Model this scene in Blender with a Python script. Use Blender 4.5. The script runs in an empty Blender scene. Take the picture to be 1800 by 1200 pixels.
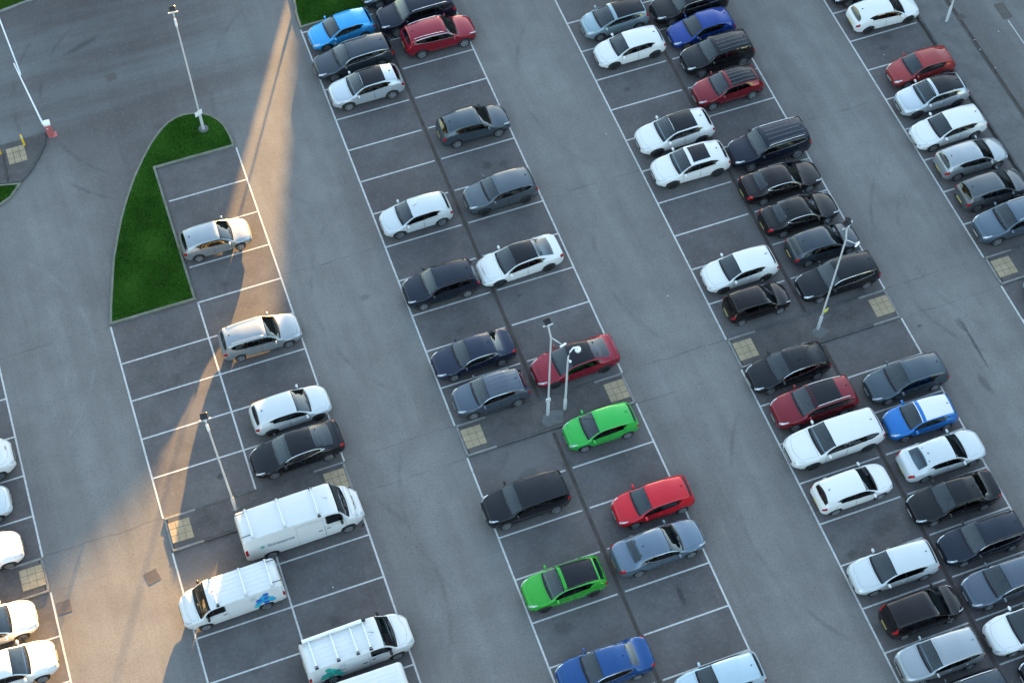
import bpy, bmesh, math, random
import numpy as np
from mathutils import Vector, Matrix
random.seed(7); rng = np.random.default_rng(7)
scene = bpy.context.scene
COL = scene.collection
R = math.radians

# ------------------------------------------------------------------ materials
def new_mat(name):
    m = bpy.data.materials.new(name); m.use_nodes = True
    nt = m.node_tree
    return m, nt, nt.nodes['Principled BSDF']
def N(nt, kind, **kw):
    n = nt.nodes.new(kind)
    for k, v in kw.items():
        if k.startswith('i_'):
            key = k[2:]
            n.inputs[int(key) if key.isdigit() else key.replace('_', ' ')].default_value = v
        else: setattr(n, k, v)
    return n
def L(nt, a, b): nt.links.new(a, b)
def mth(nt, op, a, b=None, c=None):
    n = nt.nodes.new('ShaderNodeMath'); n.operation = op
    for i, v in enumerate((a, b, c)):
        if v is None: continue
        if isinstance(v, (int, float)): n.inputs[i].default_value = v
        else: L(nt, v, n.inputs[i])
    return n.outputs[0]
def mixc(nt, f, a, b, mode='MIX'):
    n = nt.nodes.new('ShaderNodeMix'); n.data_type = 'RGBA'; n.blend_type = mode
    for i, v in ((0, f), (6, a), (7, b)):
        if isinstance(v, (int, float)): n.inputs[i].default_value = v
        elif isinstance(v, (tuple, list)): n.inputs[i].default_value = (*v[:3], 1)
        else: L(nt, v, n.inputs[i])
    return n.outputs[2]
def noise(nt, vec, scale, detail=4, rough=.55):
    n = N(nt, 'ShaderNodeTexNoise', i_Scale=scale, i_Detail=detail, i_Roughness=rough)
    if vec is not None: L(nt, vec, n.inputs['Vector'])
    return n.outputs['Fac']
def ramp(nt, f, lo, hi):
    n = N(nt, 'ShaderNodeMapRange', i_1=lo, i_2=hi, i_3=0., i_4=1.); n.clamp = True
    L(nt, f, n.inputs[0]); return n.outputs[0]
def pos(nt):
    return nt.nodes.new('ShaderNodeNewGeometry').outputs['Position']

def simple(name, col, rough=.5, metal=0., var=.12, scale=6., coat=0.):
    m, nt, b = new_mat(name)
    tc = nt.nodes.new('ShaderNodeTexCoord').outputs['Object']
    f = noise(nt, tc, scale)
    c = mixc(nt, f, tuple(x*(1-var) for x in col), tuple(min(1, x*(1+var)) for x in col))
    L(nt, c, b.inputs['Base Color'])
    b.inputs['Roughness'].default_value = rough; b.inputs['Metallic'].default_value = metal
    b.inputs['Coat Weight'].default_value = coat
    return m

STAINS = [  # x, y, rx, ry, angle, darkness
 (38.55,33.2,.10,1.7,0,.55),(38.45,34.5,.22,.5,.2,.35),(37.9,30.8,.22,.75,.15,.4),(18.06,25.3,.14,.6,0,.6),
 (8.6,47.2,.3,.22,0,.3),(4.5,34.2,.16,.09,.5,.9),(-2.2,70.3,1.3,.22,.35,.45),(30.2,29.5,.5,.35,.4,.3),
 (17.9,53.4,.35,.3,0,.45),(12.0,25.7,.5,.4,0,.3),(13.2,33.9,.7,.4,.5,.25),(29.2,25.3,.9,.5,.3,.35),(26.9,24.4,.35,.2,.3,.4),
 (27.6,55.9,.22,.16,.1,.45),(-1.6,39.3,.22,.2,0,.6),(43.4,53.6,.3,.18,0,.35),(16.6,44.4,.12,.1,0,.6),(36.3,35.2,.14,.1,0,.5),(15.9,38.6,.3,.8,0,.35)]
def asphalt(name, aisle):
    m, nt, b = new_mat(name)
    P = pos(nt); sx = nt.nodes.new('ShaderNodeSeparateXYZ'); L(nt, P, sx.inputs[0])
    big = noise(nt, P, .12, 5); mid = noise(nt, P, .7, 6, .62); fine = noise(nt, P, 5.5, 5, .75); grit = noise(nt, P, 11., 3, .8)
    # stretched along the driving direction
    mp = N(nt, 'ShaderNodeMapping'); mp.inputs['Scale'].default_value = (1.1, .10, 1); L(nt, P, mp.inputs['Vector'])
    streak = noise(nt, mp.outputs[0], 1., 5, .6)
    if aisle:
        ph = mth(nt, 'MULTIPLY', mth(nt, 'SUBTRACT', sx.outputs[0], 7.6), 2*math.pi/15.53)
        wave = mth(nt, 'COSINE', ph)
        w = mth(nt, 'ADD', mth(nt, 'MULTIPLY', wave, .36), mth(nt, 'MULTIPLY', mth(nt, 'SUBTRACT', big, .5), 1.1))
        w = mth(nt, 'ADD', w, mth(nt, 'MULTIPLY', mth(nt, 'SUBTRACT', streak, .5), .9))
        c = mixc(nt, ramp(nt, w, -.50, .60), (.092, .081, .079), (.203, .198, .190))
    else:
        w = mth(nt, 'ADD', mth(nt, 'MULTIPLY', big, .6), mth(nt, 'MULTIPLY', mid, .5))
        c = mixc(nt, ramp(nt, w, .35, .75), (.074, .065, .066), (.132, .124, .123))
    c = mixc(nt, ramp(nt, mid, .30, .72), mixc(nt, .22, c, (.05, .046, .05)), c)
    # broad dull patches, and seams and tyre arcs worn into the surface
    patch = noise(nt, P, .33, 3, .5); c = mixc(nt, mth(nt, 'MULTIPLY', ramp(nt, patch, .50, .66), .16), c, (.080, .070, .070))
    if aisle:
        mp2 = N(nt, 'ShaderNodeMapping'); mp2.inputs['Rotation'].default_value = (0, 0, R(-12)); mp2.inputs['Scale'].default_value = (.045, .42, 1); L(nt, P, mp2.inputs['Vector'])
        band = noise(nt, mp2.outputs[0], 1., 5, .6); reg = mth(nt, 'MULTIPLY', ramp(nt, sx.outputs[1], 60., 65.), ramp(nt, sx.outputs[0], 11., 5.))
        c = mixc(nt, mth(nt, 'MULTIPLY', reg, .62), c, mixc(nt, ramp(nt, band, .40, .60), (.070, .060, .060), (.125, .132, .136)))
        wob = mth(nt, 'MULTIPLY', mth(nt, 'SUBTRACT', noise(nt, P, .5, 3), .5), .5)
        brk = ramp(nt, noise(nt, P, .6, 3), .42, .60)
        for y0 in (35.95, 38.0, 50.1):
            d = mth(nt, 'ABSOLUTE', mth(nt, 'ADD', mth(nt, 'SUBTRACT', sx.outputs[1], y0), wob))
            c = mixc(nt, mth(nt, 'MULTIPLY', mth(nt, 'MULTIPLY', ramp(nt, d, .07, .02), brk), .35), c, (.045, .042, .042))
        for cx, cy, r0, d0, lo, hi in ((14., 47., 8.2, .30, 5., 9.5), (-2., 30., 9.2, .26, 5., 9.), (30., 44., 8.6, .26, 20.5, 24.), (15., 33.5, 8.4, .3, 5., 8.), (46., 39., 9.6, .28, 36., 40.), (46., 39., 8.1, .28, 36., 40.), (-14., 50., 8., -.18, -9., -5.), (-14., 50., 6.6, -.18, -9., -6.), (33., 27., 10.5, .26, 21., 25.5), (2., 66., 9., .3, -9., -2.), (2., 66., 7.4, .3, -9., -2.), (14.5, 62., 10.4, .22, 3., 8.), (30.5, 57., 8.9, .22, 20.5, 24.5)):
            dx = mth(nt, 'SUBTRACT', sx.outputs[0], cx); dy = mth(nt, 'SUBTRACT', sx.outputs[1], cy)
            rr = mth(nt, 'SQRT', mth(nt, 'ADD', mth(nt, 'MULTIPLY', dx, dx), mth(nt, 'MULTIPLY', dy, dy)))
            d = mth(nt, 'ABSOLUTE', mth(nt, 'SUBTRACT', rr, r0))
            k = mth(nt, 'MULTIPLY', mth(nt, 'MULTIPLY', ramp(nt, d, .16, .05), brk), mth(nt, 'MULTIPLY', ramp(nt, sx.outputs[0], lo, lo+1.2), ramp(nt, sx.outputs[0], hi, hi-1.2)))
            c = mixc(nt, mth(nt, 'MULTIPLY', k, abs(d0)), c, (.04, .038, .038) if d0 > 0 else (.26, .26, .27))
    c = mixc(nt, mth(nt, 'MULTIPLY', ramp(nt, fine, .52, .75), .48), c, (.22, .22, .225))
    c = mixc(nt, mth(nt, 'MULTIPLY', ramp(nt, grit, .48, .68), .46), c, (.035, .035, .037))
    if not aisle:   # drips and scuffs where engines stand
        vo = N(nt, 'ShaderNodeTexVoronoi', i_Scale=.52); L(nt, P, vo.inputs['Vector'])
        dd = mth(nt, 'ADD', vo.outputs['Distance'], mth(nt, 'MULTIPLY', mth(nt, 'SUBTRACT', noise(nt, P, 4., 5, .7), .5), .34))
        sc_ = nt.nodes.new('ShaderNodeSeparateColor'); L(nt, vo.outputs['Color'], sc_.inputs[0])
        c = mixc(nt, mth(nt, 'MULTIPLY', mth(nt, 'MULTIPLY', ramp(nt, dd, .20, .06), ramp(nt, sc_.outputs[0], .45, .8)), .42), c, (.030, .028, .028))
        vp = N(nt, 'ShaderNodeTexVoronoi', i_Scale=.23); L(nt, P, vp.inputs['Vector']); s2 = nt.nodes.new('ShaderNodeSeparateColor'); L(nt, vp.outputs['Color'], s2.inputs[0])
        c = mixc(nt, mth(nt, 'MULTIPLY', mth(nt, 'MULTIPLY', ramp(nt, mth(nt, 'ADD', vp.outputs['Distance'], mth(nt, 'MULTIPLY', mth(nt, 'SUBTRACT', mid, .5), .7)), .42, .15), ramp(nt, s2.outputs[1], .5, .8)), .35), c, (.165, .165, .17))
    for x, y, rx, ry, a, d in STAINS:
        ca, sa = math.cos(a), math.sin(a)
        dx = mth(nt, 'SUBTRACT', sx.outputs[0], x); dy = mth(nt, 'SUBTRACT', sx.outputs[1], y)
        u = mth(nt, 'MULTIPLY_ADD', dx, ca/rx, mth(nt, 'MULTIPLY', dy, sa/rx)); v = mth(nt, 'MULTIPLY_ADD', dx, -sa/ry, mth(nt, 'MULTIPLY', dy, ca/ry))
        q = mth(nt, 'ADD', mth(nt, 'MULTIPLY', u, u), mth(nt, 'MULTIPLY', v, v))
        q = mth(nt, 'ADD', q, mth(nt, 'MULTIPLY', mth(nt, 'SUBTRACT', fine, .5), 2.4))
        n = N(nt, 'ShaderNodeMapRange', i_1=1.3, i_2=.2, i_3=0., i_4=d); n.clamp = True; L(nt, q, n.inputs[0])
        c = mixc(nt, n.outputs[0], c, (.022, .021, .022))
    L(nt, c, b.inputs['Base Color']); b.inputs['Roughness'].default_value = .88
    b.inputs['Specular IOR Level'].default_value = .3
    bp = N(nt, 'ShaderNodeBump', i_Strength=.25, i_Distance=.01); L(nt, grit, bp.inputs['Height']); L(nt, bp.outputs[0], b.inputs['Normal'])
    return m
M = {}
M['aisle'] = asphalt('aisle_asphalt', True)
M['bay'] = asphalt('bay_asphalt', False)
def paint_line():
    m, nt, b = new_mat('road_paint'); P = pos(nt)
    f = ramp(nt, noise(nt, P, 5., 6, .8), .50, .64); g = noise(nt, P, 20., 2)
    c = mixc(nt, g, (.36, .36, .36), (.54, .54, .53)); c = mixc(nt, mth(nt, 'MULTIPLY', f, .62), c, (.15, .145, .145))
    L(nt, c, b.inputs['Base Color']); b.inputs['Roughness'].default_value = .7; return m
M['line'] = paint_line()
def speck(name, c1, c2, c3, s=3., rough=.85):
    m, nt, b = new_mat(name); P = pos(nt)
    c = mixc(nt, ramp(nt, noise(nt, P, s, 6, .65), .3, .7), c1, c2)
    c = mixc(nt, mth(nt, 'MULTIPLY', ramp(nt, noise(nt, P, s*7, 3, .7), .55, .75), .6), c, c3)
    L(nt, c, b.inputs['Base Color']); b.inputs['Roughness'].default_value = rough; b.inputs['Specular IOR Level'].default_value = .15 if name != 'verge_soil' else 0; return m
M['walk'] = speck('walkway_asphalt', (.062, .056, .056), (.098, .090, .089), (.16, .16, .16), 1.2)
M['path'] = speck('footpath_asphalt', (.105, .10, .10), (.15, .145, .142), (.06, .06, .06), 1.0)
M['kerb'] = speck('kerb_concrete', (.15, .15, .145), (.25, .245, .235), (.09, .09, .085), 2.)
M['kerb_dark'] = speck('worn_kerb', (.05, .05, .05), (.10, .10, .098), (.17, .17, .16), 1.4)
M['kerb_green'] = speck('mossy_kerb', (.11, .12, .09), (.20, .20, .17), (.06, .08, .04), 2.)
M['tactile'] = speck('buff_slab', (.25, .20, .135), (.36, .29, .195), (.14, .12, .09), 1.7)
M['joint'] = speck('slab_joint', (.10, .088, .068), (.16, .135, .10), (.08, .07, .06), 3.)
M['channel'] = speck('drain_channel', (.046, .039, .036), (.078, .066, .060), (.10, .09, .08), 1.5)
M['iron'] = speck('rusty_iron', (.085, .075, .072), (.125, .108, .102), (.045, .04, .04), 9.)
M['concrete'] = speck('concrete_pad', (.085, .088, .09), (.135, .14, .142), (.07, .07, .07), 2.)
M['soil'] = speck('verge_soil', (.02, .045, .006), (.025, .06, .008), (.015, .02, .006), 3.)
def grass_mat():
    m, nt, b = new_mat('grass'); P = pos(nt)
    c = mixc(nt, ramp(nt, noise(nt, P, .9, 5, .6), .3, .7), (.030, .104, .014), (.062, .182, .026))
    oi = nt.nodes.new('ShaderNodeNewGeometry')
    c = mixc(nt, mth(nt, 'MULTIPLY', ramp(nt, noise(nt, P, 9., 4, .7), .48, .70), .6), c, (.075, .185, .030))
    c = mixc(nt, mth(nt, 'MULTIPLY', ramp(nt, noise(nt, P, 6., 4, .7), .50, .68), .45), c, (.012, .040, .004))
    c = mixc(nt, mth(nt, 'MULTIPLY', ramp(nt, noise(nt, P, 1.6, 5, .7), .58, .75), .4), c, (.085, .125, .030))
    L(nt, c, b.inputs['Base Color']); b.inputs['Roughness'].default_value = 1.; b.inputs['Specular IOR Level'].default_value = 0
    return m
M['grass'] = grass_mat()
def glass(name, col, rough=.04):
    m, nt, b = new_mat(name)
    tc = nt.nodes.new('ShaderNodeTexCoord').outputs['Object']
    c = mixc(nt, ramp(nt, noise(nt, tc, 3.2, 3), .4, .65), tuple(x*.7 for x in col), tuple(x*1.2 for x in col))
    L(nt, c, b.inputs['Base Color']); b.inputs['Roughness'].default_value = rough
    b.inputs['IOR'].default_value = 1.62
    return m
def clear_glass(name, tint, gain):
    m = bpy.data.materials.new(name); m.use_nodes = True; nt = m.node_tree; nt.nodes.clear()
    out = nt.nodes.new('ShaderNodeOutputMaterial'); mix = nt.nodes.new('ShaderNodeMixShader')
    tr = nt.nodes.new('ShaderNodeBsdfTransparent'); gl = nt.nodes.new('ShaderNodeBsdfGlossy'); fr = nt.nodes.new('ShaderNodeFresnel'); fr.inputs['IOR'].default_value = 1.52
    tc = nt.nodes.new('ShaderNodeTexCoord').outputs['Object']
    L(nt, mixc(nt, ramp(nt, noise(nt, tc, 2.2, 3), .35, .7), tuple(x*.85 for x in tint), tint), tr.inputs[0])
    gl.inputs['Roughness'].default_value = .03; gl.inputs['Color'].default_value = (.92, .97, 1, 1)
    L(nt, mth(nt, 'MULTIPLY', fr.outputs[0], gain), mix.inputs[0]); L(nt, tr.outputs[0], mix.inputs[1]); L(nt, gl.outputs[0], mix.inputs[2]); L(nt, mix.outputs[0], out.inputs[0])
    return m
M['glass'] = clear_glass('windscreen_glass', (.60, .72, .76), 1.75)
M['dglass'] = clear_glass('tinted_glass', (.30, .33, .34), 1.3)
M['pane'] = glass('window_pane', (.006, .007, .008))
M['dash'] = simple('dashboard_plastic', (.030, .031, .033), .7)
M['carpet'] = simple('cabin_carpet', (.020, .020, .021), .9)
M['seat'] = simple('seat_fabric', (.060, .060, .063), .9)
M['gap'] = simple('shut_line', (.012, .012, .013), .8)
M['black'] = simple('black_plastic', (.018, .018, .019), .55)
M['gblack'] = simple('gloss_black', (.011, .011, .014), .16)
M['gblack'].node_tree.nodes['Principled BSDF'].inputs['Specular IOR Level'].default_value = .28
M['tyre'] = simple('tyre_rubber', (.014, .014, .015), .85)
M['alloy'] = simple('alloy', (.42, .43, .45), .35, .7)
M['dalloy'] = simple('dark_alloy', (.05, .05, .055), .35, .5)
M['chrome'] = simple('bright_trim', (.62, .64, .66), .22, .9)
M['hlight'] = simple('headlight_lens', (.50, .53, .56), .08, .2, var=.5, scale=14.)
M['tlight'] = simple('tail_light_lens', (.30, .008, .012), .12, var=.4, scale=14.)
M['plate_w'] = simple('front_plate', (.36, .36, .36), .5)
M['ribgrey'] = simple('roof_rib_grey', (.14, .15, .16), .35, .5)
M['plate_y'] = simple('rear_plate', (.42, .35, .12), .5)
M['galv'] = simple('galvanised_steel', (.52, .54, .55), .5, .1)
M['white'] = simple('white_plastic', (.75, .76, .77), .4)
M['lampblack'] = simple('lamp_housing', (.02, .02, .022), .4)
M['yellow'] = simple('yellow_paint', (.68, .45, .02), .5)
M['signyellow'] = simple('yellow_sign', (.60, .58, .12), .5)
M['red'] = simple('faded_red', (.42, .12, .115), .5)
M['brick'] = speck('blocker_wall', (.060, .058, .055), (.085, .080, .075), (.04, .04, .04), .6)  # wall of the added light blockers, kept dark to curb warm reflections
M['cladding'] = speck('blocker_cladding', (.016, .018, .018), (.026, .028, .027), (.012, .013, .012), .6)  # near-black skin of the added glow blockers, so they reflect little sun
M['roofing'] = speck('roofing', (.08, .08, .085), (.12, .12, .125), (.05, .05, .05), .6)
M['decal_text'] = simple('grey_lettering', (.13, .17, .19), .5)
for k, c in dict(hb1=(.02, .12, .42), hb2=(.02, .30, .55), hb3=(.03, .42, .48), hg1=(.02, .30, .24), hg2=(.03, .42, .34), hg3=(.05, .50, .46), hgr=(.42, .45, .47)).items():
    M[k] = simple('decal_'+k, c, .4)
_paint = {}
PAINT = {  # name: (colour, metallic, roughness)
 'white': ((.62, .62, .61), 0, .28), 'pearl': ((.50, .53, .545), .15, .28), 'vanwhite': ((.59, .595, .59), 0, .35),
 'silver': ((.30, .325, .345), .6, .32), 'brightsilver': ((.46, .50, .53), .5, .3), 'iceblue': ((.38, .48, .545), .3, .3),
 'lightblue': ((.035, .29, .60), .3, .25), 'blue': ((.011, .038, .20), .3, .25), 'skyblue': ((.015, .14, .42), .3, .25), 'royal': ((.010, .058, .19), .35, .25),
 'silverblue': ((.115, .155, .205), .5, .28), 'greyblue': ((.085, .118, .155), .5, .3), 'slate': ((.075, .095, .125), .5, .28), 'navy': ((.014, .019, .040), .4, .22),
 'darknavy': ((.009, .011, .022), .3, .2), 'midnight': ((.014, .018, .030), .4, .25),
 'grey': ((.082, .100, .118), .5, .3), 'warmgrey': ((.085, .094, .104), .5, .3), 'darkgrey': ((.036, .046, .058), .5, .28), 'steelgrey': ((.050, .070, .086), .5, .3),
 'paleblue': ((.25, .33, .37), .5, .3),
 'black': ((.008, .008, .009), .2, .2), 'softblack': ((.009, .0095, .012), .3, .25), 'brownblack': ((.010, .007, .008), .3, .25),
 'red': ((.50, .010, .020), .2, .22), 'darkred': ((.17, .008, .016), .4, .24), 'rubyred': ((.22, .009, .022), .35, .24), 'crimson': ((.30, .022, .035), .4, .24), 'brick': ((.25, .030, .030), .2, .35),
 'green': ((.032, .31, .030), .25, .25), 'mint': ((.030, .36, .055), .2, .28)}
def paint(name):
    if name not in _paint:
        (c, me, ro) = PAINT[name]
        m, nt, b = new_mat('car_paint_'+name)
        tc = nt.nodes.new('ShaderNodeTexCoord').outputs['Object']
        f = noise(nt, tc, 2.5, 5, .6)
        L(nt, mixc(nt, f, tuple(x*.975 for x in c), tuple(min(1, x*1.025) for x in c)), b.inputs['Base Color'])
        g = ramp(nt, noise(nt, tc, 5., 5, .7), .40, .85)   # a film of road dust: uneven gloss
        L(nt, mth(nt, 'MULTIPLY_ADD', g, .05, ro), b.inputs['Roughness'])
        b.inputs['Metallic'].default_value = me; b.inputs['Specular IOR Level'].default_value = .1
        b.inputs['Coat Weight'].default_value = .8 if max(c) > .03 else .6
        L(nt, mth(nt, 'MULTIPLY_ADD', g, .05, .04), b.inputs['Coat Roughness'])
        _paint[name] = m
    return _paint[name]

# ------------------------------------------------------------------ object helpers
def tag(o, label=None, cat=None, group=None, kind=None):
    if label: o['label'] = label
    if cat: o['category'] = cat
    if group: o['group'] = group
    if kind: o['kind'] = kind
    return o
def mesh_data(name, verts, faces, mats, midx=None, smooth=False, angle=None):
    me = bpy.data.meshes.new(name)
    me.from_pydata([tuple(map(float, v)) for v in verts], [], [tuple(map(int, f)) for f in faces])
    for m in (mats if isinstance(mats, (list, tuple)) else [mats]): me.materials.append(m)
    if midx is not None: me.polygons.foreach_set('material_index', midx)
    if smooth:
        me.polygons.foreach_set('use_smooth', [True]*len(me.polygons))
        if angle: me.set_sharp_from_angle(angle=R(angle))
    me.update(); return me
def obj(name, me, parent=None, loc=(0, 0, 0), rotz=0):
    o = bpy.data.objects.new(name, me); COL.objects.link(o); o.location = loc; o.rotation_euler = (0, 0, rotz)
    if parent: o.parent = parent
    return o
def empty(name, loc, rotz=0):
    o = bpy.data.objects.new(name, None); COL.objects.link(o); o.location = loc; o.rotation_euler = (0, 0, rotz)
    o.empty_display_size = .3; return o
class MB:
    def __init__(s): s.v = []; s.f = []; s.m = []
    def add(s, v, f, m=0):
        b = len(s.v); s.v += [tuple(x) for x in v]; s.f += [tuple(i+b for i in q) for q in f]; s.m += [m]*len(f); return s
    def box(s, c, d, rotz=0, m=0, bev=0.):
        hx, hy, hz = d[0]/2, d[1]/2, d[2]/2
        ca, sa = math.cos(rotz), math.sin(rotz)
        def T(x, y, z): return (c[0]+x*ca-y*sa, c[1]+x*sa+y*ca, c[2]+z)
        if bev <= 0:
            v = [T(x, y, z) for z in (-hz, hz) for y in (-hy, hy) for x in (-hx, hx)]
            f = [(0, 2, 3, 1), (4, 5, 7, 6), (0, 1, 5, 4), (1, 3, 7, 5), (3, 2, 6, 7), (2, 0, 4, 6)]
        else:
            def ring(k, z): return [T(x, y, z) for x, y in ((-hx+k, -hy), (hx-k, -hy), (hx, -hy+k), (hx, hy-k), (hx-k, hy), (-hx+k, hy), (-hx, hy-k), (-hx, -hy+k))]
            b = bev
            def ring2(z): return [T(x, y, z) for x, y in ((-hx+2*b, -hy+b), (hx-2*b, -hy+b), (hx-b, -hy+2*b), (hx-b, hy-2*b), (hx-2*b, hy-b), (-hx+2*b, hy-b), (-hx+b, hy-2*b), (-hx+b, -hy+2*b))]
            v = ring2(-hz)+ring(b, -hz+b)+ring(b, hz-b)+ring2(hz); f = []
            for k in range(3):
                for i in range(8): f.append((k*8+i, k*8+(i+1) % 8, k*8+8+(i+1) % 8, k*8+8+i))
            f += [tuple(range(7, -1, -1)), tuple(range(24, 32))]
        return s.add(v, f, m)
    def tube(s, pts, rad, n=10, m=0, caps=True):
        pts = [Vector(p) for p in pts]; rad = rad if isinstance(rad, (list, tuple)) else [rad]*len(pts)
        v = []
        for i, p in enumerate(pts):
            d = (pts[min(i+1, len(pts)-1)]-pts[max(i-1, 0)]).normalized()
            up = Vector((0, 0, 1)) if abs(d.z) < .9 else Vector((1, 0, 0))
            a = d.cross(up).normalized(); b = d.cross(a)
            for k in range(n):
                t = 2*math.pi*k/n; v.append(p+(a*math.cos(t)+b*math.sin(t))*rad[i])
        f = []
        for i in range(len(pts)-1):
            for k in range(n): f.append((i*n+k, i*n+(k+1) % n, (i+1)*n+(k+1) % n, (i+1)*n+k))
        if caps: f += [tuple(range(n-1, -1, -1)), tuple(range((len(pts)-1)*n, len(pts)*n))]
        return s.add(v, f, m)
    def ellipsoid(s, c, r, nu=12, nv=8, m=0, rotz=0):
        v = []; f = []; ca, sa = math.cos(rotz), math.sin(rotz)
        for j in range(nv+1):
            th = math.pi*j/nv
            for i in range(nu):
                ph = 2*math.pi*i/nu; sp = math.sin(th)
                x, y, z = r[0]*sp*math.cos(ph), r[1]*sp*math.sin(ph), r[2]*math.cos(th)
                v.append((c[0]+x*ca-y*sa, c[1]+x*sa+y*ca, c[2]+z))
        for j in range(nv):
            for i in range(nu): f.append((j*nu+i, (j+1)*nu+i, (j+1)*nu+(i+1) % nu, j*nu+(i+1) % nu))
        return s.add(v, f, m)
    def poly(s, pts, z0, z1, m=0, mtop=None):
        n = len(pts)
        v = [(x, y, z0) for x, y in pts]+[(x, y, z1) for x, y in pts]
        s.add(v, [(i, (i+1) % n, n+(i+1) % n, n+i) for i in range(n)], m)
        s.add(v[n:], [tuple(range(n))], m if mtop is None else mtop)
        return s
    def data(s, name, mats, smooth=False, angle=None):
        return mesh_data(name, s.v, s.f, mats, s.m, smooth, angle)
    def build(s, name, mats, parent=None, smooth=False, angle=None, loc=(0, 0, 0), rotz=0):
        return obj(name, s.data(name, mats, smooth, angle), parent, loc, rotz)
def structure(o): o['kind'] = 'structure'; return o

# ------------------------------------------------------------------ car bodies
def pchip(keys):
    x = np.array([k[0] for k in keys], float); y = np.array([k[1] for k in keys], float)
    h = np.diff(x); d = np.diff(y)/h; m = np.zeros(len(x))
    for i in range(1, len(x)-1):
        if d[i-1]*d[i] > 0:
            w1 = 2*h[i]+h[i-1]; w2 = h[i]+2*h[i-1]; m[i] = (w1+w2)/(w1/d[i-1]+w2/d[i])
    m[0] = d[0]; m[-1] = d[-1]
    def f(q):
        q = np.clip(np.asarray(q, float), x[0], x[-1]); i = np.clip(np.searchsorted(x, q, 'right')-1, 0, len(x)-2)
        t = (q-x[i])/h[i]; t2 = t*t; t3 = t2*t
        return (2*t3-3*t2+1)*y[i]+(t3-2*t2+t)*h[i]*m[i]+(-2*t3+3*t2)*y[i+1]+(t3-t2)*h[i]*m[i+1]
    return f
BASE = dict(L=4.25, W=1.80, H=1.46, nz=.70, zc=.95, tc=.265, th=.44, zh=1.385, tr=.90, zr=1.34, tb=.965, zb=.98, zt=.86, deck=None,
            belt=.93, beltup=.06, rw=.745, clr=.20, wr=.325, fa=.195, ra=.80, zmid=.60, tB=.555, tC=.80, quarter=None, hoodmid=None,
            cladding=False, bev=.21, tailw=.70, rearglass=True, nosew=.60, sides='car')
STYLE = {
 'hatch': {},
 'small': dict(L=3.95, W=1.72, H=1.47, tc=.25, th=.42, nz=.74, zc=.98, tB=.55, tC=.80, zr=1.36, fa=.20, ra=.815),
 'city': dict(L=3.55, W=1.63, H=1.48, tc=.24, th=.41, nz=.76, zc=1.0, tB=.56, tC=.80, zr=1.38, fa=.20, ra=.83, wr=.29),
 'cross': dict(L=4.35, W=1.83, H=1.58, tc=.27, th=.435, nz=.84, zc=1.06, zh=1.51, zr=1.44, zb=1.08, zt=.92, belt=1.03, beltup=.09, clr=.24, wr=.35, zmid=.68, cladding=True, tr=.885, tb=.96),
 'suv': dict(L=4.50, W=1.87, H=1.67, tc=.27, th=.42, nz=.92, zc=1.13, zh=1.60, zr=1.56, zb=1.12, zt=.98, tr=.915, tb=.968, belt=1.10, beltup=.05, rw=.775, clr=.25, wr=.36, zmid=.72, tB=.54, tC=.73, quarter=.88, cladding=True),
 'bigsuv': dict(L=4.75, W=1.94, H=1.76, tc=.255, th=.385, nz=1.0, zc=1.18, zh=1.70, zr=1.68, zb=1.18, zt=1.05, tr=.935, tb=.975, belt=1.16, beltup=.03, rw=.80, clr=.27, wr=.38, zmid=.78, tB=.52, tC=.71, quarter=.90, cladding=True, nosew=.70, tailw=.78, bev=.10),
 'estate': dict(L=4.70, W=1.83, H=1.50, tc=.275, th=.43, nz=.72, zc=.97, zh=1.43, zr=1.40, zb=1.0, zt=.88, tr=.915, tb=.968, belt=.95, beltup=.04, tB=.52, tC=.70, quarter=.87),
 'saloon': dict(L=4.70, W=1.83, H=1.44, tc=.275, th=.43, nz=.70, zc=.94, zh=1.37, tr=.735, zr=1.35, tb=.845, zb=1.10, zt=.80, deck=1.06, belt=.92, beltup=.06, tB=.53, tC=.735, ra=.79),
 'fast': dict(L=4.70, W=1.85, H=1.44, tc=.255, th=.42, nz=.66, zc=.92, zh=1.38, tr=.68, zr=1.38, tb=.895, zb=1.08, zt=.86, deck=1.05, belt=.90, beltup=.10, tB=.53, tC=.76, ra=.795, wr=.34),
 'mpv': dict(L=4.20, W=1.78, H=1.62, tc=.21, th=.42, nz=.80, zc=1.03, zh=1.53, zr=1.52, zb=1.06, zt=.90, tr=.93, tb=.975, belt=1.0, beltup=.05, rw=.775, tB=.53, tC=.72, quarter=.89, fa=.20, ra=.815),
 'van': dict(L=4.95, W=1.92, H=1.93, tc=.165, th=.28, nz=.95, zc=1.22, zh=1.84, zr=1.90, zb=1.75, zt=1.5, tr=.96, tb=.985, belt=1.15, beltup=.02, rw=.80, clr=.22, wr=.33, zmid=.75, fa=.185, ra=.79, tB=.42, tC=.43, bev=.10, tailw=.90, rearglass=False, nosew=.66, sides='van'),
 'bigvan': dict(L=6.15, W=2.07, H=2.50, tc=.125, th=.205, nz=1.05, zc=1.42, zh=2.30, zr=2.46, zb=2.3, zt=2.0, tr=.975, tb=.99, belt=1.35, beltup=.02, rw=.80, clr=.24, wr=.34, zmid=.85, fa=.155, ra=.80, tB=.325, tC=.33, bev=.09, tailw=.93, rearglass=False, nosew=.70, sides='van'),
}
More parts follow.
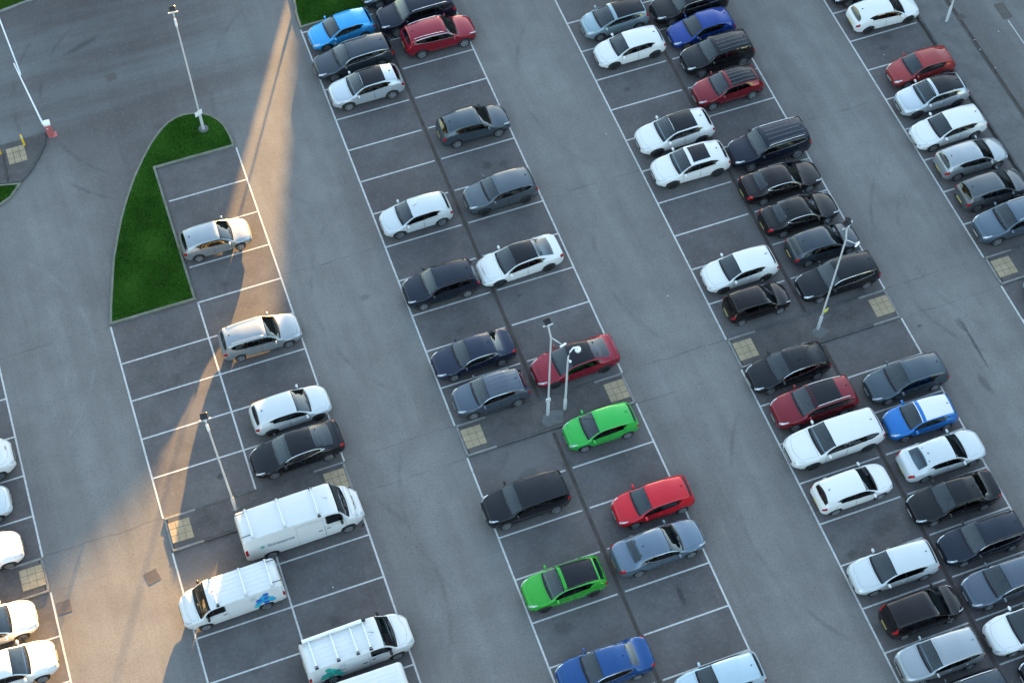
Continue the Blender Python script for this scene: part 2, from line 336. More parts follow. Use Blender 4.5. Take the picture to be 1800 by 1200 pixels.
class Car:
    def __init__(s, style, **over):
        p = dict(BASE); p.update(STYLE[style]); p.update(over); s.p = p; s.style = style
        Lg, W2 = p['L'], p['W']/2; s.Lg = Lg; s.W2 = W2
        tc, th, tr, tb = p['tc'], p['th'], p['tr'], p['tb']; nz, zc = p['nz'], p['zc']
        k = [(0, nz-.20), (.006, nz-.11), (.02, nz-.02), (.055, nz+.055), (.5*tc, nz+.60*(zc-nz)), (tc-.03, zc-.025), (tc, zc+.02),
             (tc+.5*(th-tc), zc+.02+.52*(p['zh']-zc-.02)), (th, p['zh']), (th+.05, p['zh']+.7*(p['H']-p['zh'])), (.45*th+.55*tr, p['H']), (tr-.03, p['zr']+.025), (tr, p['zr']),
             ((tr+tb)/2, .48*p['zr']+.52*p['zb']), (tb, p['zb'])]
        if p['deck']: k += [(tb+.03, p['deck']), (.965, p['deck']-.005), (.985, p['deck']-.08), (1, p['zt']-.12)]
        else: k += [(tb+.6*(1-tb), p['zt']), (1, p['zt']-.22)]
        s.ztop = pchip(k)
        s.crown = pchip([(0, .02), (.05, .05), (tc, .07), (th, .085), (tr, .08), (tb, .05), (1, .02)])
        s.wedge = pchip([(0, .40*p['nosew']/.6), (.02, .56), (.06, .68), (tc*.6, .78), (tc, .86), (th, p['rw']+.03), (.5*(th+tr), p['rw']), (tr, p['rw']-.045 if p['sides'] == 'car' else p['rw']-.01), (tb, .73 if p['sides'] == 'car' else p['rw']-.02), (.985, .62 if p['sides'] == 'car' else p['rw']-.04), (1, p['tailw']*.85)])
        s.wbelt = pchip([(0, p['nosew']-.07), (.01, .64), (.03, .745), (.065, .835), (tc*.6, .91), (tc, .94), (.5, .955), (.8, .945), (.91, .905), (.96, .85 if p['sides'] == 'car' else .95), (.988, .76 if p['sides'] == 'car' else .92), (1, p['tailw']-.05)])
        b = p['belt']; bu = p['beltup']
        s.zbelt = pchip([(0, nz-.28), (.03, nz-.14), (tc*.6, nz+.1), (tc+.02, b-.01), (.55, b+.015), (.9, b+bu), (.97, b+bu-.06), (1, b-.28)])
        s.wmax = pchip([(0, p['nosew']-.04), (.008, .68), (.028, .80), (.065, .895), (.12, .965), (.24, 1), (.82, 1), (.91, .965), (.96, .90 if p['sides'] == 'car' else .97), (.988, .81 if p['sides'] == 'car' else .94), (1, p['tailw']-.02)])
        c = p['clr']
        s.zb0 = pchip([(0, c+.06), (.04, c), (.5, c-.01), (.95, c+.03), (1, c+.13)])
        s.ax = (Lg*(.5-p['fa']), Lg*(.5-p['ra'])); s.AR = p['wr']*1.19
    def zbot(s, t):
        z = s.zb0(t); x = s.Lg*(.5-np.asarray(t))
        for a in s.ax:
            d = s.AR**2-(x-a)**2
            z = np.maximum(z, np.where(d > 0, s.p['wr']+np.sqrt(np.maximum(d, 0)), 0))
        return z
    def ctrl(s, t, arch=True):
        W2 = s.W2; p = s.p
        zt = s.ztop(t); cr = s.crown(t); ze = zt-cr; we = s.wedge(t)*W2; wm = s.wmax(t)*W2
        zb = s.zbot(t) if arch else s.zb0(t)
        zbl = np.minimum(s.zbelt(t), ze-.035); wb = np.maximum(np.minimum(s.wbelt(t)*W2, wm-.005), we+.02)
        zm = np.minimum(np.full_like(zt, p['zmid']), zbl-.06)
        z1 = np.maximum(s.zb0(t)+.09, zb+.015); zm = np.maximum(zm, z1+.015); zbl = np.maximum(zbl, zm+.02)
        return [(wm-.16, zb), (wm-.035, z1), (wm, zm), (wb, zbl), (we, ze), (np.zeros_like(zt), zt)], cr
    RR = (0, .3, .45, .22, .16, 0)
    def S(s, t, v):
        t = np.atleast_1d(np.asarray(t, float)); v = np.broadcast_to(np.asarray(v, float), t.shape)
        Q, cr = s.ctrl(t)
        QY = np.stack([q[0] for q in Q]); QZ = np.stack([q[1] for q in Q])
        idx = np.arange(t.size).reshape(t.shape)
        def at(i, f):     # un-rounded point on segment i
            i = np.clip(i, 0, 4); f = np.clip(f, 0, 1)
            y0 = np.take_along_axis(QY, i[None], 0)[0]; y1 = np.take_along_axis(QY, i[None]+1, 0)[0]
            z0 = np.take_along_axis(QZ, i[None], 0)[0]; z1 = np.take_along_axis(QZ, i[None]+1, 0)[0]
            y = y0+(y1-y0)*f; z = z0+(z1-z0)*f
            z = np.where(i == 4, z0+(z1-z0)*(1-(1-f)**2), z); return y, z
        i = np.clip(np.floor(v).astype(int), 0, 4); f = v-i
        rr = np.array((0, .3, .48, .32, s.p['bev'], 0))
        y, z = at(i, f)
        # corner at the upper end / lower end of the segment
        near = np.where(f > .5, i+1, i); r = rr[near]
        d = np.where(f > .5, f-1, f)
        inside = (np.abs(d) < r) & (r > 0)
        q = np.where(r > 0, .5+.5*d/np.maximum(r, 1e-6), 0)
        ay, az = at(np.maximum(near-1, 0), 1-r); by, bz = at(np.minimum(near, 4), r)
        cy = np.take_along_axis(QY, near[None], 0)[0]; cz = np.take_along_axis(QZ, near[None], 0)[0]
        By = (1-q)**2*ay+2*q*(1-q)*cy+q*q*by; Bz = (1-q)**2*az+2*q*(1-q)*cz+q*q*bz
        y = np.where(inside, By, y); z = np.where(inside, Bz, z)
        return np.stack([s.Lg*(.5-t), y, z], -1)
    def nrm(s, t, v):
        e = 1e-3; t = np.asarray(t, float); v = np.asarray(v, float)
        a = s.S(np.clip(t-e, 0, 1), v)-s.S(np.clip(t+e, 0, 1), v); b = s.S(t, np.clip(v+e, 0, 5))-s.S(t, np.clip(v-e, 0, 5))
        n = np.cross(a, b); n /= np.maximum(np.linalg.norm(n, axis=-1, keepdims=True), 1e-9)
        P = s.S(t, v); flip = (n[..., 1]*P[..., 1]+n[..., 2]*(P[..., 2]-.5*s.p['H'])) < 0
        # outward: away from the axis
        n[flip] *= -1; return n
    def stations(s):
        p = s.p
        ts = list(np.concatenate([[0, .003, .006, .01, .015, .02, .028, .037, .046, .055, .07], np.linspace(.085, .93, 46), [.94, .95, .957, .964, .97, .976, .982, .987, .991, .994, .997, 1]]))
        for a in s.ax:
            for k in np.linspace(0, math.pi, 15): ts.append(.5-(a+s.AR*math.cos(k))/s.Lg)
            for e in (-1.002, 1.002): ts.append(.5-(a+e*s.AR)/s.Lg)
        ts += [p['tc'], p['th'], p['tr'], p['tb'], p['tc']-.01, p['tc']+.012, p['th']-.012, p['th']+.012]
        ts = sorted(set(round(float(np.clip(t, 0, 1)), 5) for t in ts)); out = [ts[0]]
        for t in ts[1:]:
            if t-out[-1] > .0012: out.append(t)
        return np.array(out)
    def holes(s):
        """the openings for the glass, as (front, rear, low, high) on the body surface"""
        p = s.p; van = p['sides'] == 'van'
        h = [(p['tc']+.022, p['th']-.010, 4.06, 5)]
        if not van:
            e0, e1 = (p['tr']+.010, p['tb']-.004) if not p['deck'] else (p['tr']+.004, p['tb']-.012)
            h.append((e0+.010, e1-.010, 4.12, 5))
        a0 = p['tc']+(.058 if not van else .055)
        h.append((a0+.01, p['tB']-.012, 3.19, 3.88))
        if not van:
            h.append((p['tB']+.016, p['tC']-(.03 if not p['quarter'] else .008), 3.19, 3.81 if not p['quarter'] else 3.88))
        return h
    def body(s):
        ts = s.stations()
        vs = np.array([0, .35, .7, .85, 1, 1.15, 1.3, 1.6, 1.8, 2, 2.2, 2.45, 2.8, 2.9, 3, 3.1, 3.2, 3.5, 3.8, 3.87, 3.93, 3.97, 4, 4.03, 4.07, 4.13, 4.3, 4.5, 4.75, 5])
        T, V = np.meshgrid(ts, vs, indexing='ij'); P = s.S(T, V)
        nt_, nv = T.shape; mb = MB()
        left = P.reshape(-1, 3); right = left.copy(); right[:, 1] *= -1
        verts = np.concatenate([left, right]); off = nt_*nv
        def il(a, b): return a*nv+b
        def ir(a, b): return a*nv+b if b == nv-1 else off+a*nv+b
        F = []
        holes = s.holes()
        def cut(a, b): return any(ts[a] >= h[0] and ts[a+1] <= h[1] and vs[b] >= h[2] and vs[b+1] <= h[3] for h in holes)
        for a in range(nt_-1):
            for b in range(nv-1):
                if cut(a, b): continue
                F.append((il(a, b), il(a, b+1), il(a+1, b+1), il(a+1, b)))
                F.append((ir(a, b), ir(a+1, b), ir(a+1, b+1), ir(a, b+1)))
            F.append((il(a, 0), il(a+1, 0), ir(a+1, 0), ir(a, 0)))
        for a, rev in ((0, True), (nt_-1, False)):
            ring = [il(a, b) for b in range(nv)]+[ir(a, b) for b in range(nv-2, -1, -1)]
            F.append(tuple(ring[::-1] if rev else ring))
        mb.add(verts, F, 0); return mb
    # conforming panels --------------------------------------------------
    def sheet(s, T, V, offset, mb=None, m=0, both=False, side=1, edge=True):
        """a thin panel lying on the body surface: T, V are 2-D grids; its rim is folded down onto the body"""
        mb = mb or MB(); T = np.asarray(T, float); V = np.asarray(V, float)
        sgn = np.where(V > 5, -1, 1); Vm = np.where(V > 5, 10-V, V)
        P = s.S(T, Vm); n = s.nrm(T, Vm); up = P+n*offset; dn = P-n*.004
        for A in (up, dn): A[..., 1] *= sgn
        for sd in ((1, -1) if both else (side,)):
            a = up.copy(); d = dn.copy(); a[..., 1] *= sd; d[..., 1] *= sd
            r, c = T.shape; v = list(a.reshape(-1, 3)); f = [(i*c+j, i*c+j+1, (i+1)*c+j+1, (i+1)*c+j) for i in range(r-1) for j in range(c-1)]
            if edge:
                rim = [(0, j) for j in range(c)]+[(i, c-1) for i in range(1, r)]+[(r-1, j) for j in range(c-2, -1, -1)]+[(i, 0) for i in range(r-2, 0, -1)]
                b0 = len(v); v += [d[i, j] for i, j in rim]; n_ = len(rim)
                f += [(rim[k][0]*c+rim[k][1], b0+k, b0+(k+1) % n_, rim[(k+1) % n_][0]*c+rim[(k+1) % n_][1]) for k in range(n_)]
            # orientation
            p0, p1, p2 = (np.array(v[q]) for q in f[len(f)//3][:3]); nn = np.cross(p1-p0, p2-p0); cc = p0-np.array([p0[0], 0, .4*s.p['H']])
            if nn@cc < 0: f = [q[::-1] for q in f]
            mb.add(v, f, m)
        return mb
    def strip(s, t0, t1, lo, hi, offset, n=14, k=5, **kw):
        t = np.linspace(t0, t1, n); lo = lo(t) if callable(lo) else np.full(n, lo); hi = hi(t) if callable(hi) else np.full(n, hi)
        g = np.linspace(0, 1, k); V = lo[:, None]+(hi-lo)[:, None]*g[None]; T = np.repeat(t[:, None], k, 1)
        return s.sheet(T, V, offset, **kw)
    def across(s, ta, tb, v0, offset, n=17, k=8, inset=0., **kw):
        """a panel across the centre line: ta(q), tb(q) give its front and rear edge, q = -1..1"""
        q = np.linspace(-1, 1, n); V1 = np.where(q < 0, v0+(5-v0)*(1-np.abs(q)), 10-(v0+(5-v0)*(1-np.abs(q))))
        a = ta(q); b = tb(q); g = np.linspace(0, 1, k); T = a[:, None]+(b-a)[:, None]*g[None]; V = np.repeat(V1[:, None], k, 1)
        return s.sheet(T, V, offset, **kw)
    def vz(s, t, z):
        """v on the body side at height z"""
        vv = np.linspace(.9, 4.2, 260); zz = s.S(np.full(260, t), vv)[:, 2]
        return float(np.interp(z, zz, vv))
    def side_y(s, x, z):
        t = .5-x/s.Lg; return float(s.S([t], [s.vz(t, z)])[0, 1])

def wheel_meshes(r, w, spokes, dark):
    key = (round(r, 3), spokes, dark)
    if key in wheel_meshes.c: return wheel_meshes.c[key]
    mb = MB(); n = 28
    prof = [(.0, -w*.30), (r*.60, -w*.34), (r*.68, -w*.48), (r*.86, -w*.50), (r*.97, -w*.38), (r, -w*.2), (r, w*.2), (r*.97, w*.38), (r*.86, w*.50), (r*.68, w*.48), (r*.62, w*.22), (0., w*.20)]
    v = []; f = []
    for (rr, y) in prof:
        for k in range(n): a = 2*math.pi*k/n; v.append((rr*math.cos(a), y, rr*math.sin(a)))
    for i in range(len(prof)-1):
        for k in range(n): f.append((i*n+k, (i+1)*n+k, (i+1)*n+(k+1) % n, i*n+(k+1) % n))
    mb.add(v, f)
    tyre = mb.data('wheel', [M['tyre']], True, 50)
    rb = MB(); v = []; f = []
    ring = [(r*.67, w*.44), (r*.66, w*.49), (r*.60, w*.46), (r*.585, w*.34)]
    for (rr, y) in ring:
        for k in range(n): a = 2*math.pi*k/n; v.append((rr*math.cos(a), y, rr*math.sin(a)))
    for i in range(len(ring)-1):
        for k in range(n): f.append((i*n+k, (i+1)*n+k, (i+1)*n+(k+1) % n, i*n+(k+1) % n))
    rb.add(v, f)
    for k in range(spokes):
        a = 2*math.pi*k/spokes; ca, sa = math.cos(a), math.sin(a)
        for q in (-.16, .16) if spokes == 5 else (0,):
            hw0, hw1 = (.035, .028) if spokes == 5 else (.03, .035)
            v = []
            for rad, hw, y in ((r*.10, hw0, w*.40), (r*.62, hw1, w*.47)):
                for e in (-hw, hw):
                    for yy in (y-.03, y):
                        tx = e+q*rad*.6; v.append((rad*ca-tx*sa, yy, rad*sa+tx*ca))
            rb.add(v, [(0, 2, 3, 1), (4, 5, 7, 6), (1, 3, 7, 5), (0, 4, 6, 2), (0, 1, 5, 4), (2, 6, 7, 3)])
    cv = [(r*.16*math.cos(2*math.pi*k/10), w*.43, r*.16*math.sin(2*math.pi*k/10)) for k in range(10)]
    rb.add(cv, [tuple(range(9, -1, -1))])
    rim = rb.data('rim', [M['dalloy' if dark else 'alloy']])
    wheel_meshes.c[key] = (tyre, rim); return tyre, rim
wheel_meshes.c = {}

_tmpl = {}
def template(style, over=(), roof=None, rails=None, ant='fin', darkwheel=False, trim=False, spokes=5, decal=None, rack=None):
    key = (style, over, roof, rails, ant, darkwheel, trim, spokes, decal, rack)
    if key in _tmpl: return _tmpl[key]
    c = Car(style, **dict(over)); p = c.p; van = p['sides'] == 'van'
    parts = []   # (name, mesh, role, parent index, location, rotz)
    def put(name, me, role=None, parent=None, loc=(0, 0, 0), rz=0): parts.append((name, me, role, parent, loc, rz)); return len(parts)-1
    tc, th, tr, tb = p['tc'], p['th'], p['tr'], p['tb']
    PT = paint('white')
    # body, with the dark shut lines round its panels
    mb = c.body()
    doors = []
    if van: doors = [(tc+.045, p['tB']+.012)]; slide = (p['tB']+.02, p['tB']+.02+.22)
    else: doors = [(tc+.055, p['tB']), (p['tB']+.006, min(p['tC']+.03, p['ra']+.015))]
    vlo, vhi = 1.12, 3.0
    g = .012/1.0
    for (a, b) in doors: c.strip(a-.0025, b+.0025, vlo-.04, vhi+.02, .0015, n=10, k=6, mb=mb, m=1, both=True, edge=False)
    hoodq = lambda e: (lambda q: .045+.035*q*q-e*.0018)
    hoode = lambda e: (lambda q: (tc-.022)+.0*q+e*.002)
    c.across(hoodq(1), hoode(1), 4.037, .0015, mb=mb, m=1, edge=False)
    if van: c.strip(slide[0]-.0012, slide[1]+.0012, 1.1, 3.735, .0015, n=8, k=8, mb=mb, m=1, side=-1, edge=False)
    put('body', mb.data('body', [PT, M['gap']], True, 38), 'paint')
    def pan(name, b, role, mats=None, parent=None): return put(name, b.data(name, mats or [PT], True, 40), role, parent)
    pan('bonnet', c.across(hoodq(0), hoode(0), 4.05, .004), 'paint')
    for (a, b) in doors:
        for sd in (1, -1):
            d = pan('door', c.strip(a, b, vlo, vhi, .004, n=10, k=8, side=sd), 'paint')
            xh = c.Lg*(.5-b)+.16; zh = c.S([b-.03], [2.78])[0, 2]; yh = c.side_y(xh, zh)
            h = MB().box((xh, sd*(yh+.018), zh), (.19, .03, .032), bev=.008)
            put('handle', h.data('handle', [PT if not van else M['black']], True, 40), 'paint' if not van else None, d)
    if van:
        d = pan('sliding_door', c.strip(slide[0], slide[1], 1.12, 3.72, .004, n=8, k=10, side=-1), 'paint')
        xh = c.Lg*(.5-slide[0])-.2; zh = p['belt']-.12
        put('handle', MB().box((xh, -(c.side_y(xh, zh)+.018), zh), (.2, .03, .04), bev=.008).data('handle', [M['black']]), None, d)
        if style == 'van': put('slide_rail', MB().box((c.Lg*(.5-slide[1])-.55, -(c.side_y(c.Lg*(.5-slide[1])-.55, p['belt'])+.004), p['belt']), (1.1, .012, .03)).data('slide_rail', [M['black']]))
    # cladding
    for sd in (1, -1):
        if p['cladding']: pan('cladding', c.strip(.012, .988, .55, 1.3, .012, n=70, k=5, side=sd), None, [M['black']])
        else:
            pan('bumper_lip', c.strip(.01, .06, .55, 1.25, .006, n=8, k=4, side=sd), None, [M['black']])
            pan('sill_trim', c.strip(.30, .70, .4, .95, .006, n=12, k=4, side=sd), None, [M['black']])
    # glass
    ws = pan('windscreen', c.across(lambda q: tc+.010+.014*q*q, lambda q: th-.006-.004*q*q+.010*q**4, 4.045, .007, n=19), None, [M['glass']])
    # black band round the glass
    fr = c.across(lambda q: tc-.014+.016*q*q, lambda q: tc+.026+.012*q*q, 4.012, .004, n=19, k=3)
    put('windscreen_seal', fr.data('windscreen_seal', [M['gblack']], True, 40), None, ws)
    fr = c.across(lambda q: th-.014-.004*q*q+.010*q**4, lambda q: th-.004*q*q+.010*q**4, 4.012, .004, n=19, k=3)
    put('windscreen_header', fr.data('windscreen_header', [M['gblack']], True, 40), None, ws)
    # the cabin behind the glass
    xd = c.Lg*(.5-tc); zb_ = p['belt']
    put('cabin_floor', MB().box((c.Lg*(.5-.55), 0, p['clr']+.12), (c.Lg*.5 if not van else 1.9, c.W2*1.6, .04)).data('cabin_floor', [M['carpet']]))
    put('dashboard', MB().box((xd-.33, 0, p['zc']-.17), (.46, c.W2*1.5, .22), bev=.05).data('dashboard', [M['dash']], True, 40))
    sw = MB(); a_ = [(xd-.66+.06*math.sin(k*math.pi/8), -.37+.18*math.cos(k*math.pi/8), zb_-.02+.17*math.sin(k*math.pi/8)) for k in range(17)]
    sw.tube(a_, .018, 6); put('steering_wheel', sw.data('steering_wheel', [M['dash']], True))
    def seat(x, y, w):
        m = MB(); zc_ = zb_-.38
        m.box((x+.22, y, zc_), (.52, w, .16), bev=.05)
        m.add([(x-.02, y-w/2, zc_+.02), (x-.02, y+w/2, zc_+.02), (x+.12, y+w/2, zc_+.04), (x+.12, y-w/2, zc_+.04),
               (x-.22, y-w*.42, zc_+.62), (x-.22, y+w*.42, zc_+.62), (x-.11, y+w*.42, zc_+.63), (x-.11, y-w*.42, zc_+.63)],
              [(0, 4, 5, 1), (3, 2, 6, 7), (0, 3, 7, 4), (1, 5, 6, 2), (4, 7, 6, 5)])
        for e in ((0,) if w < .7 else (-.38, .38)): m.ellipsoid((x-.19, y+e, zc_+.72), (.06, .13, .09), 10, 6)
        return m
    xs = c.Lg*(.5-(p['tB']-.02)) if not van else xd-1.15
    for y in (-.37, .37): put('front_seat', seat(xs, y, .50).data('front_seat', [M['seat']], True, 50))
    if not van: put('rear_seat', seat(xs-.88, 0, 1.25).data('rear_seat', [M['seat']], True, 50))
    else: put('bulkhead', MB().box((xs-.40, 0, p['H']*.55), (.04, c.W2*1.55, p['H']*.72)).data('bulkhead', [M['dash']]))
    if van is False:
        e0, e1 = tr+.010, tb-.004
        if p['deck']: e0, e1 = tr+.004, tb-.012
        rwd = pan('rear_window', c.across(lambda q: e0+.012*q*q, lambda q: e1-.010*q*q, 4.10, .007, n=17), None, [M['dglass' if not p['deck'] else 'glass']])
        if p['deck']:
            pan('boot_lid', c.across(lambda q: tb+.012+.0*q, lambda q: .976-.006*q*q, 4.06, .004), 'paint')
        else:
            sp = c.across(lambda q: tr-.012+.004*q*q, lambda q: tr+.007+.010*q*q, 4.03, .014, n=15, k=4)
            put('spoiler', sp.data('spoiler', [PT], True, 40), 'paint')
    wlo, whi = 3.20, 3.90
    def win(a, b, kick=0., front=0.):
        def f_lo(t):
            q = (t-a)/(b-a); r = np.clip(np.minimum(q, 1-q)/.10, 0, 1); return wlo+.10*(1-r)**2+kick*np.clip((q-.4)/.6, 0, 1)**2
        def f_hi(t):
            q = (t-a)/(b-a); r = np.clip(np.minimum(q, 1-q)/.10, 0, 1); return whi-.10*(1-r)**2-kick*.45*np.clip((q-.4)/.6, 0, 1)**2
        return f_lo, f_hi
    a0 = tc+.058 if not van else tc+.055
    wins = [(a0, p['tB']-.004, 0), ]
    if not van:
        wins.append((p['tB']+.008, p['tC'], 0 if p['quarter'] else .42))
        if p['quarter']: wins.append((p['tC']+.012, p['quarter'], .30))
    for (a, b, kick) in wins:
        lo, hi = win(a, b, kick)
        for sd in (1, -1): pan('side_window', c.strip(a, b, lo, hi, .008, n=22, k=6, side=sd), None, [M['dglass']])
    if not van:
        last = wins[-1]; lo, hi = win(a0, last[1], .35 if not p['quarter'] else .22)
        for sd in (1, -1):
            pan('window_surround', c.strip(a0-.012, last[1]+.012, lambda t: lo(np.clip(t, a0, last[1]))-.05, lambda t: lo(np.clip(t, a0, last[1]))+.015, .004, n=40, k=3, side=sd), None, [M['gblack']])
            pan('window_surround', c.strip(a0-.012, last[1]+.012, lambda t: hi(np.clip(t, a0, last[1]))-.015, lambda t: hi(np.clip(t, a0, last[1]))+.03, .004, n=40, k=3, side=sd), None, [M['gblack']])
            for i_ in range(len(wins)-1): pan('window_pillar', c.strip(wins[i_][1]-.010, wins[i_+1][0]+.010, 3.16, 3.92, .005, n=4, k=5, side=sd), None, [M['gblack']])
            pan('window_pillar', c.strip(last[1]-.034, last[1]+.010, lambda t: lo(np.clip(t, a0, last[1]))-.02, lambda t: hi(np.clip(t, a0, last[1]))+.02, .0045, n=6, k=5, side=sd), None, [M['gblack']])
            if trim:
                pan('bright_window_trim', c.strip(a0-.005, last[1]+.01, lambda t: lo(np.clip(t, a0, last[1]))-.075, lambda t: lo(np.clip(t, a0, last[1]))-.015, .012, n=40, k=3, side=sd), None, [M['chrome']])
                pan('bright_window_trim', c.strip(a0+.03, last[1]+.01, lambda t: hi(np.clip(t, a0, last[1]))+.0, lambda t: hi(np.clip(t, a0, last[1]))+.045, .012, n=40, k=3, side=sd), None, [M['chrome']])
    # lights
    for sd in (1, -1):
        hl = c.strip(.012, .105 if not van else .075, lambda t: 3.02+.30*np.clip((t-.012)/.07, 0, 1), lambda t: 3.72-.05*np.clip((t-.012)/.07, 0, 1), .006, n=9, k=6, side=sd)
        put('headlight', hl.data('headlight', [M['hlight']], True, 40))
        if van: tl = c.strip(.972, .995, 2.5, 3.3, .006, n=6, k=8, side=sd)
        elif p['deck']: tl = c.strip(.940, .994, 2.72, 3.5, .006, n=8, k=6, side=sd)
        elif style == 'mpv': tl = c.strip(.935, .985, 2.9, 3.85, .008, n=8, k=8, side=sd)
        else: tl = c.strip(.945, .992, 2.55, 3.30, .006, n=8, k=6, side=sd)
        put('tail_light', tl.data('tail_light', [M['tlight']], True, 40))
    hx = c.Lg/2; nw = c.W2*p['nosew']
    z0 = p['nz']-.36
    gr = MB().box((hx-.005, 0, p['nz']-.31), (.05, nw*1.55, .15), bev=.015); put('lower_intake', MB().box((hx-.01, 0, p['clr']+.14), (.04, nw*1.3, .10), bev=.01).data('lower_intake', [M['black']]))
    put('grille', gr.data('grille', [M['black']]))
    put('number_plate', MB().box((hx+.022, 0, p['clr']+.22), (.012, .50, .085)).data('number_plate', [M['plate_w']]))
    zp = .62 if p['H'] < 1.55 else .78
    if p['deck']: zp = .60
    zp = min(zp, p['zt']-.34) if not van else .7
    put('number_plate', MB().box((-hx-.010, 0, zp), (.014, .52, .11)).data('number_plate', [M['plate_y']]))
    rbm = MB().box((-hx-.004, 0, p['clr']+.20), (.03, c.W2*p['tailw']*1.7, .10), bev=.012)
    put('rear_bumper_trim', rbm.data('rear_bumper_trim', [M['black']]))
    # mirrors
    tm_ = tc+.068 if not van else tc+.07
    pm = c.S([tm_], [3.1])[0]
    for sd in (1, -1):
        mm = MB().ellipsoid((pm[0]-.02, sd*(pm[1]+.13), pm[2]+.065 if not van else pm[2]+.12), (.075, .125, .075 if not van else .13)); mm.tube([(pm[0], sd*(pm[1]-.02), pm[2]+.0), (pm[0]-.01, sd*(pm[1]+.10), pm[2]+.05)], .022, 6)
        put('mirror', mm.data('mirror', [PT if not van else M['black']], True), 'paint' if not van else None)
    # wipers
    wb = MB()
    for y0, y1 in ((.05, .60), (-.55, .02)):
        pts = []
        for q in np.linspace(0, 1, 6):
            y = (y0+(y1-y0)*q)*c.W2/.9*.9
            tt = tc+.006+.022*q; v = 5-min(abs(y)/max(float(c.wedge(tt))*c.W2, .1), .9)
            pt = c.S([tt], [v])[0]+c.nrm(np.array([tt]), np.array([v]))[0]*.022; pts.append((pt[0], y, pt[2]))
        wb.tube(pts, .011, 5)
    put('wipers', wb.data('wipers', [M['black']]), None, None)
    # roof panel / sunroof
    ribs = roof in ('ribs', 'fullribs')
    if roof in ('full', 'fullribs'): roof = 'full'; ra, rb_, rv = (th+.004, tr-.006, 4.03) if style != 'fast' else (th-.004, tr+.004, 4.05)
    elif roof == 'front': ra, rb_, rv = th+.006, th+.68*(tr-th), 4.06
    elif roof == 'sun': ra, rb_, rv = th+.045, th+.60*(tr-th), 4.22
    if roof and roof != 'ribs': pan('roof_panel' if roof == 'full' else 'sunroof', c.across(lambda q: ra-.004*q*q, lambda q: rb_+.004*q*q, rv, .006), 'roof' if roof == 'full' else None, [M['gblack']])
    if rails:
        for sd in (1, -1):
            pts = []
            tv = np.linspace(th+.03, tr-.035, 14)
            for i, t in enumerate(tv):
                P = c.S([t], [4.10])[0]; lift = .045 if 0 < i < 13 else .0
                pts.append((P[0], sd*P[1], P[2]+lift))
            rl = MB().tube(pts, .020, 6)
            put('roof_rail', rl.data('roof_rail', [M['chrome' if rails == 'silver' else 'black']], True))
    # antenna
    ta = tr-.055
    if ant == 'fin':
        P = c.S([ta], [5])[0]; x, z = P[0], P[2]
        put('antenna', MB().add([(x+.09, 0, z-.005), (x-.07, .03, z-.005), (x-.07, -.03, z-.005), (x-.06, 0, z+.065)], [(0, 1, 3), (0, 3, 2), (1, 2, 3), (0, 2, 1)]).data('antenna', [M['gblack']]))
    elif ant == 'whip':
        P = c.S([ta], [5])[0]; x, z = P[0], P[2]
        put('antenna', MB().tube([(x, 0, z-.01), (x-.38, 0, z+.30)], [.010, .005], 5).data('antenna', [M['black']]))
    elif ant == 'front':
        P = c.S([th+.05], [5])[0]; x, z = P[0], P[2]
        put('antenna', MB().tube([(x, 0, z-.01), (x-.25, 0, z+.22)], [.014, .006], 5).data('antenna', [M['black']]))
    # roof ribs, van racks
    if van or ribs:
        rb2 = MB(); nr = 9 if style == 'bigvan' else 6
        for q in np.linspace(-.78, .78, nr if van else 5):
            v = 4.05+.95*(1-abs(q)); sd = 1 if q >= 0 else -1
            c.strip(th+.06 if van else th+.05, tr-.03, v-.016, v+.016, .007 if van else .012, n=12, k=3, mb=rb2, side=sd)
        put('roof_ribs', rb2.data('roof_ribs', [PT if van else M['ribgrey']], True, 40), 'paint' if van else None)
    if rack:
        tl_ = {'bar3': (.36, .64, .90), 'bar4': (.40, .52, .70, .90)}[rack]
        for t in tl_:
            P = c.S([t], [4.02])[0]; w = P[1]; z = float(c.ztop(t))+.09
            b = MB().box((P[0], 0, z), (.05, w*2-.02, .03), bev=.008)
            put('rack_bar', b.data('rack_bar', [M['white']]))
            for sd in (1, -1):
                f = MB().add([(P[0]-.09, sd*(w+.02), P[2]-.03), (P[0]+.09, sd*(w+.02), P[2]-.03), (P[0]+.035, sd*(w-.03), z+.02), (P[0]-.035, sd*(w-.03), z+.02),
                              (P[0]-.07, sd*(w-.10), P[2]), (P[0]+.07, sd*(w-.10), P[2]), (P[0]+.03, sd*(w-.09), z+.02), (P[0]-.03, sd*(w-.09), z+.02)],
                             [(0, 1, 2, 3), (7, 6, 5, 4), (0, 4, 5, 1), (1, 5, 6, 2), (2, 6, 7, 3), (3, 7, 4, 0)])
                put('rack_foot', f.data('rack_foot', [M['black' if rack == 'bar4' or t < .5 else 'galv']]))
        if rack == 'bar4':
            P = c.S([.6], [4.0])[0]
            tbm = MB().tube([(c.Lg*(.5-.955), P[1]-.06, P[2]+.16), (c.Lg*(.5-.40), P[1]-.06, P[2]+.16)], .085, 12)
            put('pipe_tube', tbm.data('pipe_tube', [M['white']], True, 40))
            cap = MB().tube([(c.Lg*(.5-.40)+.001, P[1]-.06, P[2]+.16), (c.Lg*(.5-.40)+.17, P[1]-.06, P[2]+.16)], .092, 12); cap.tube([(c.Lg*(.5-.955)-.12, P[1]-.06, P[2]+.16), (c.Lg*(.5-.955)-.001, P[1]-.06, P[2]+.16)], .092, 12)
            put('tube_caps', cap.data('tube_caps', [M['black']], True, 40))
        else:
            # ladder rollers at the rear edge
            P = c.S([.955], [4.1])[0]
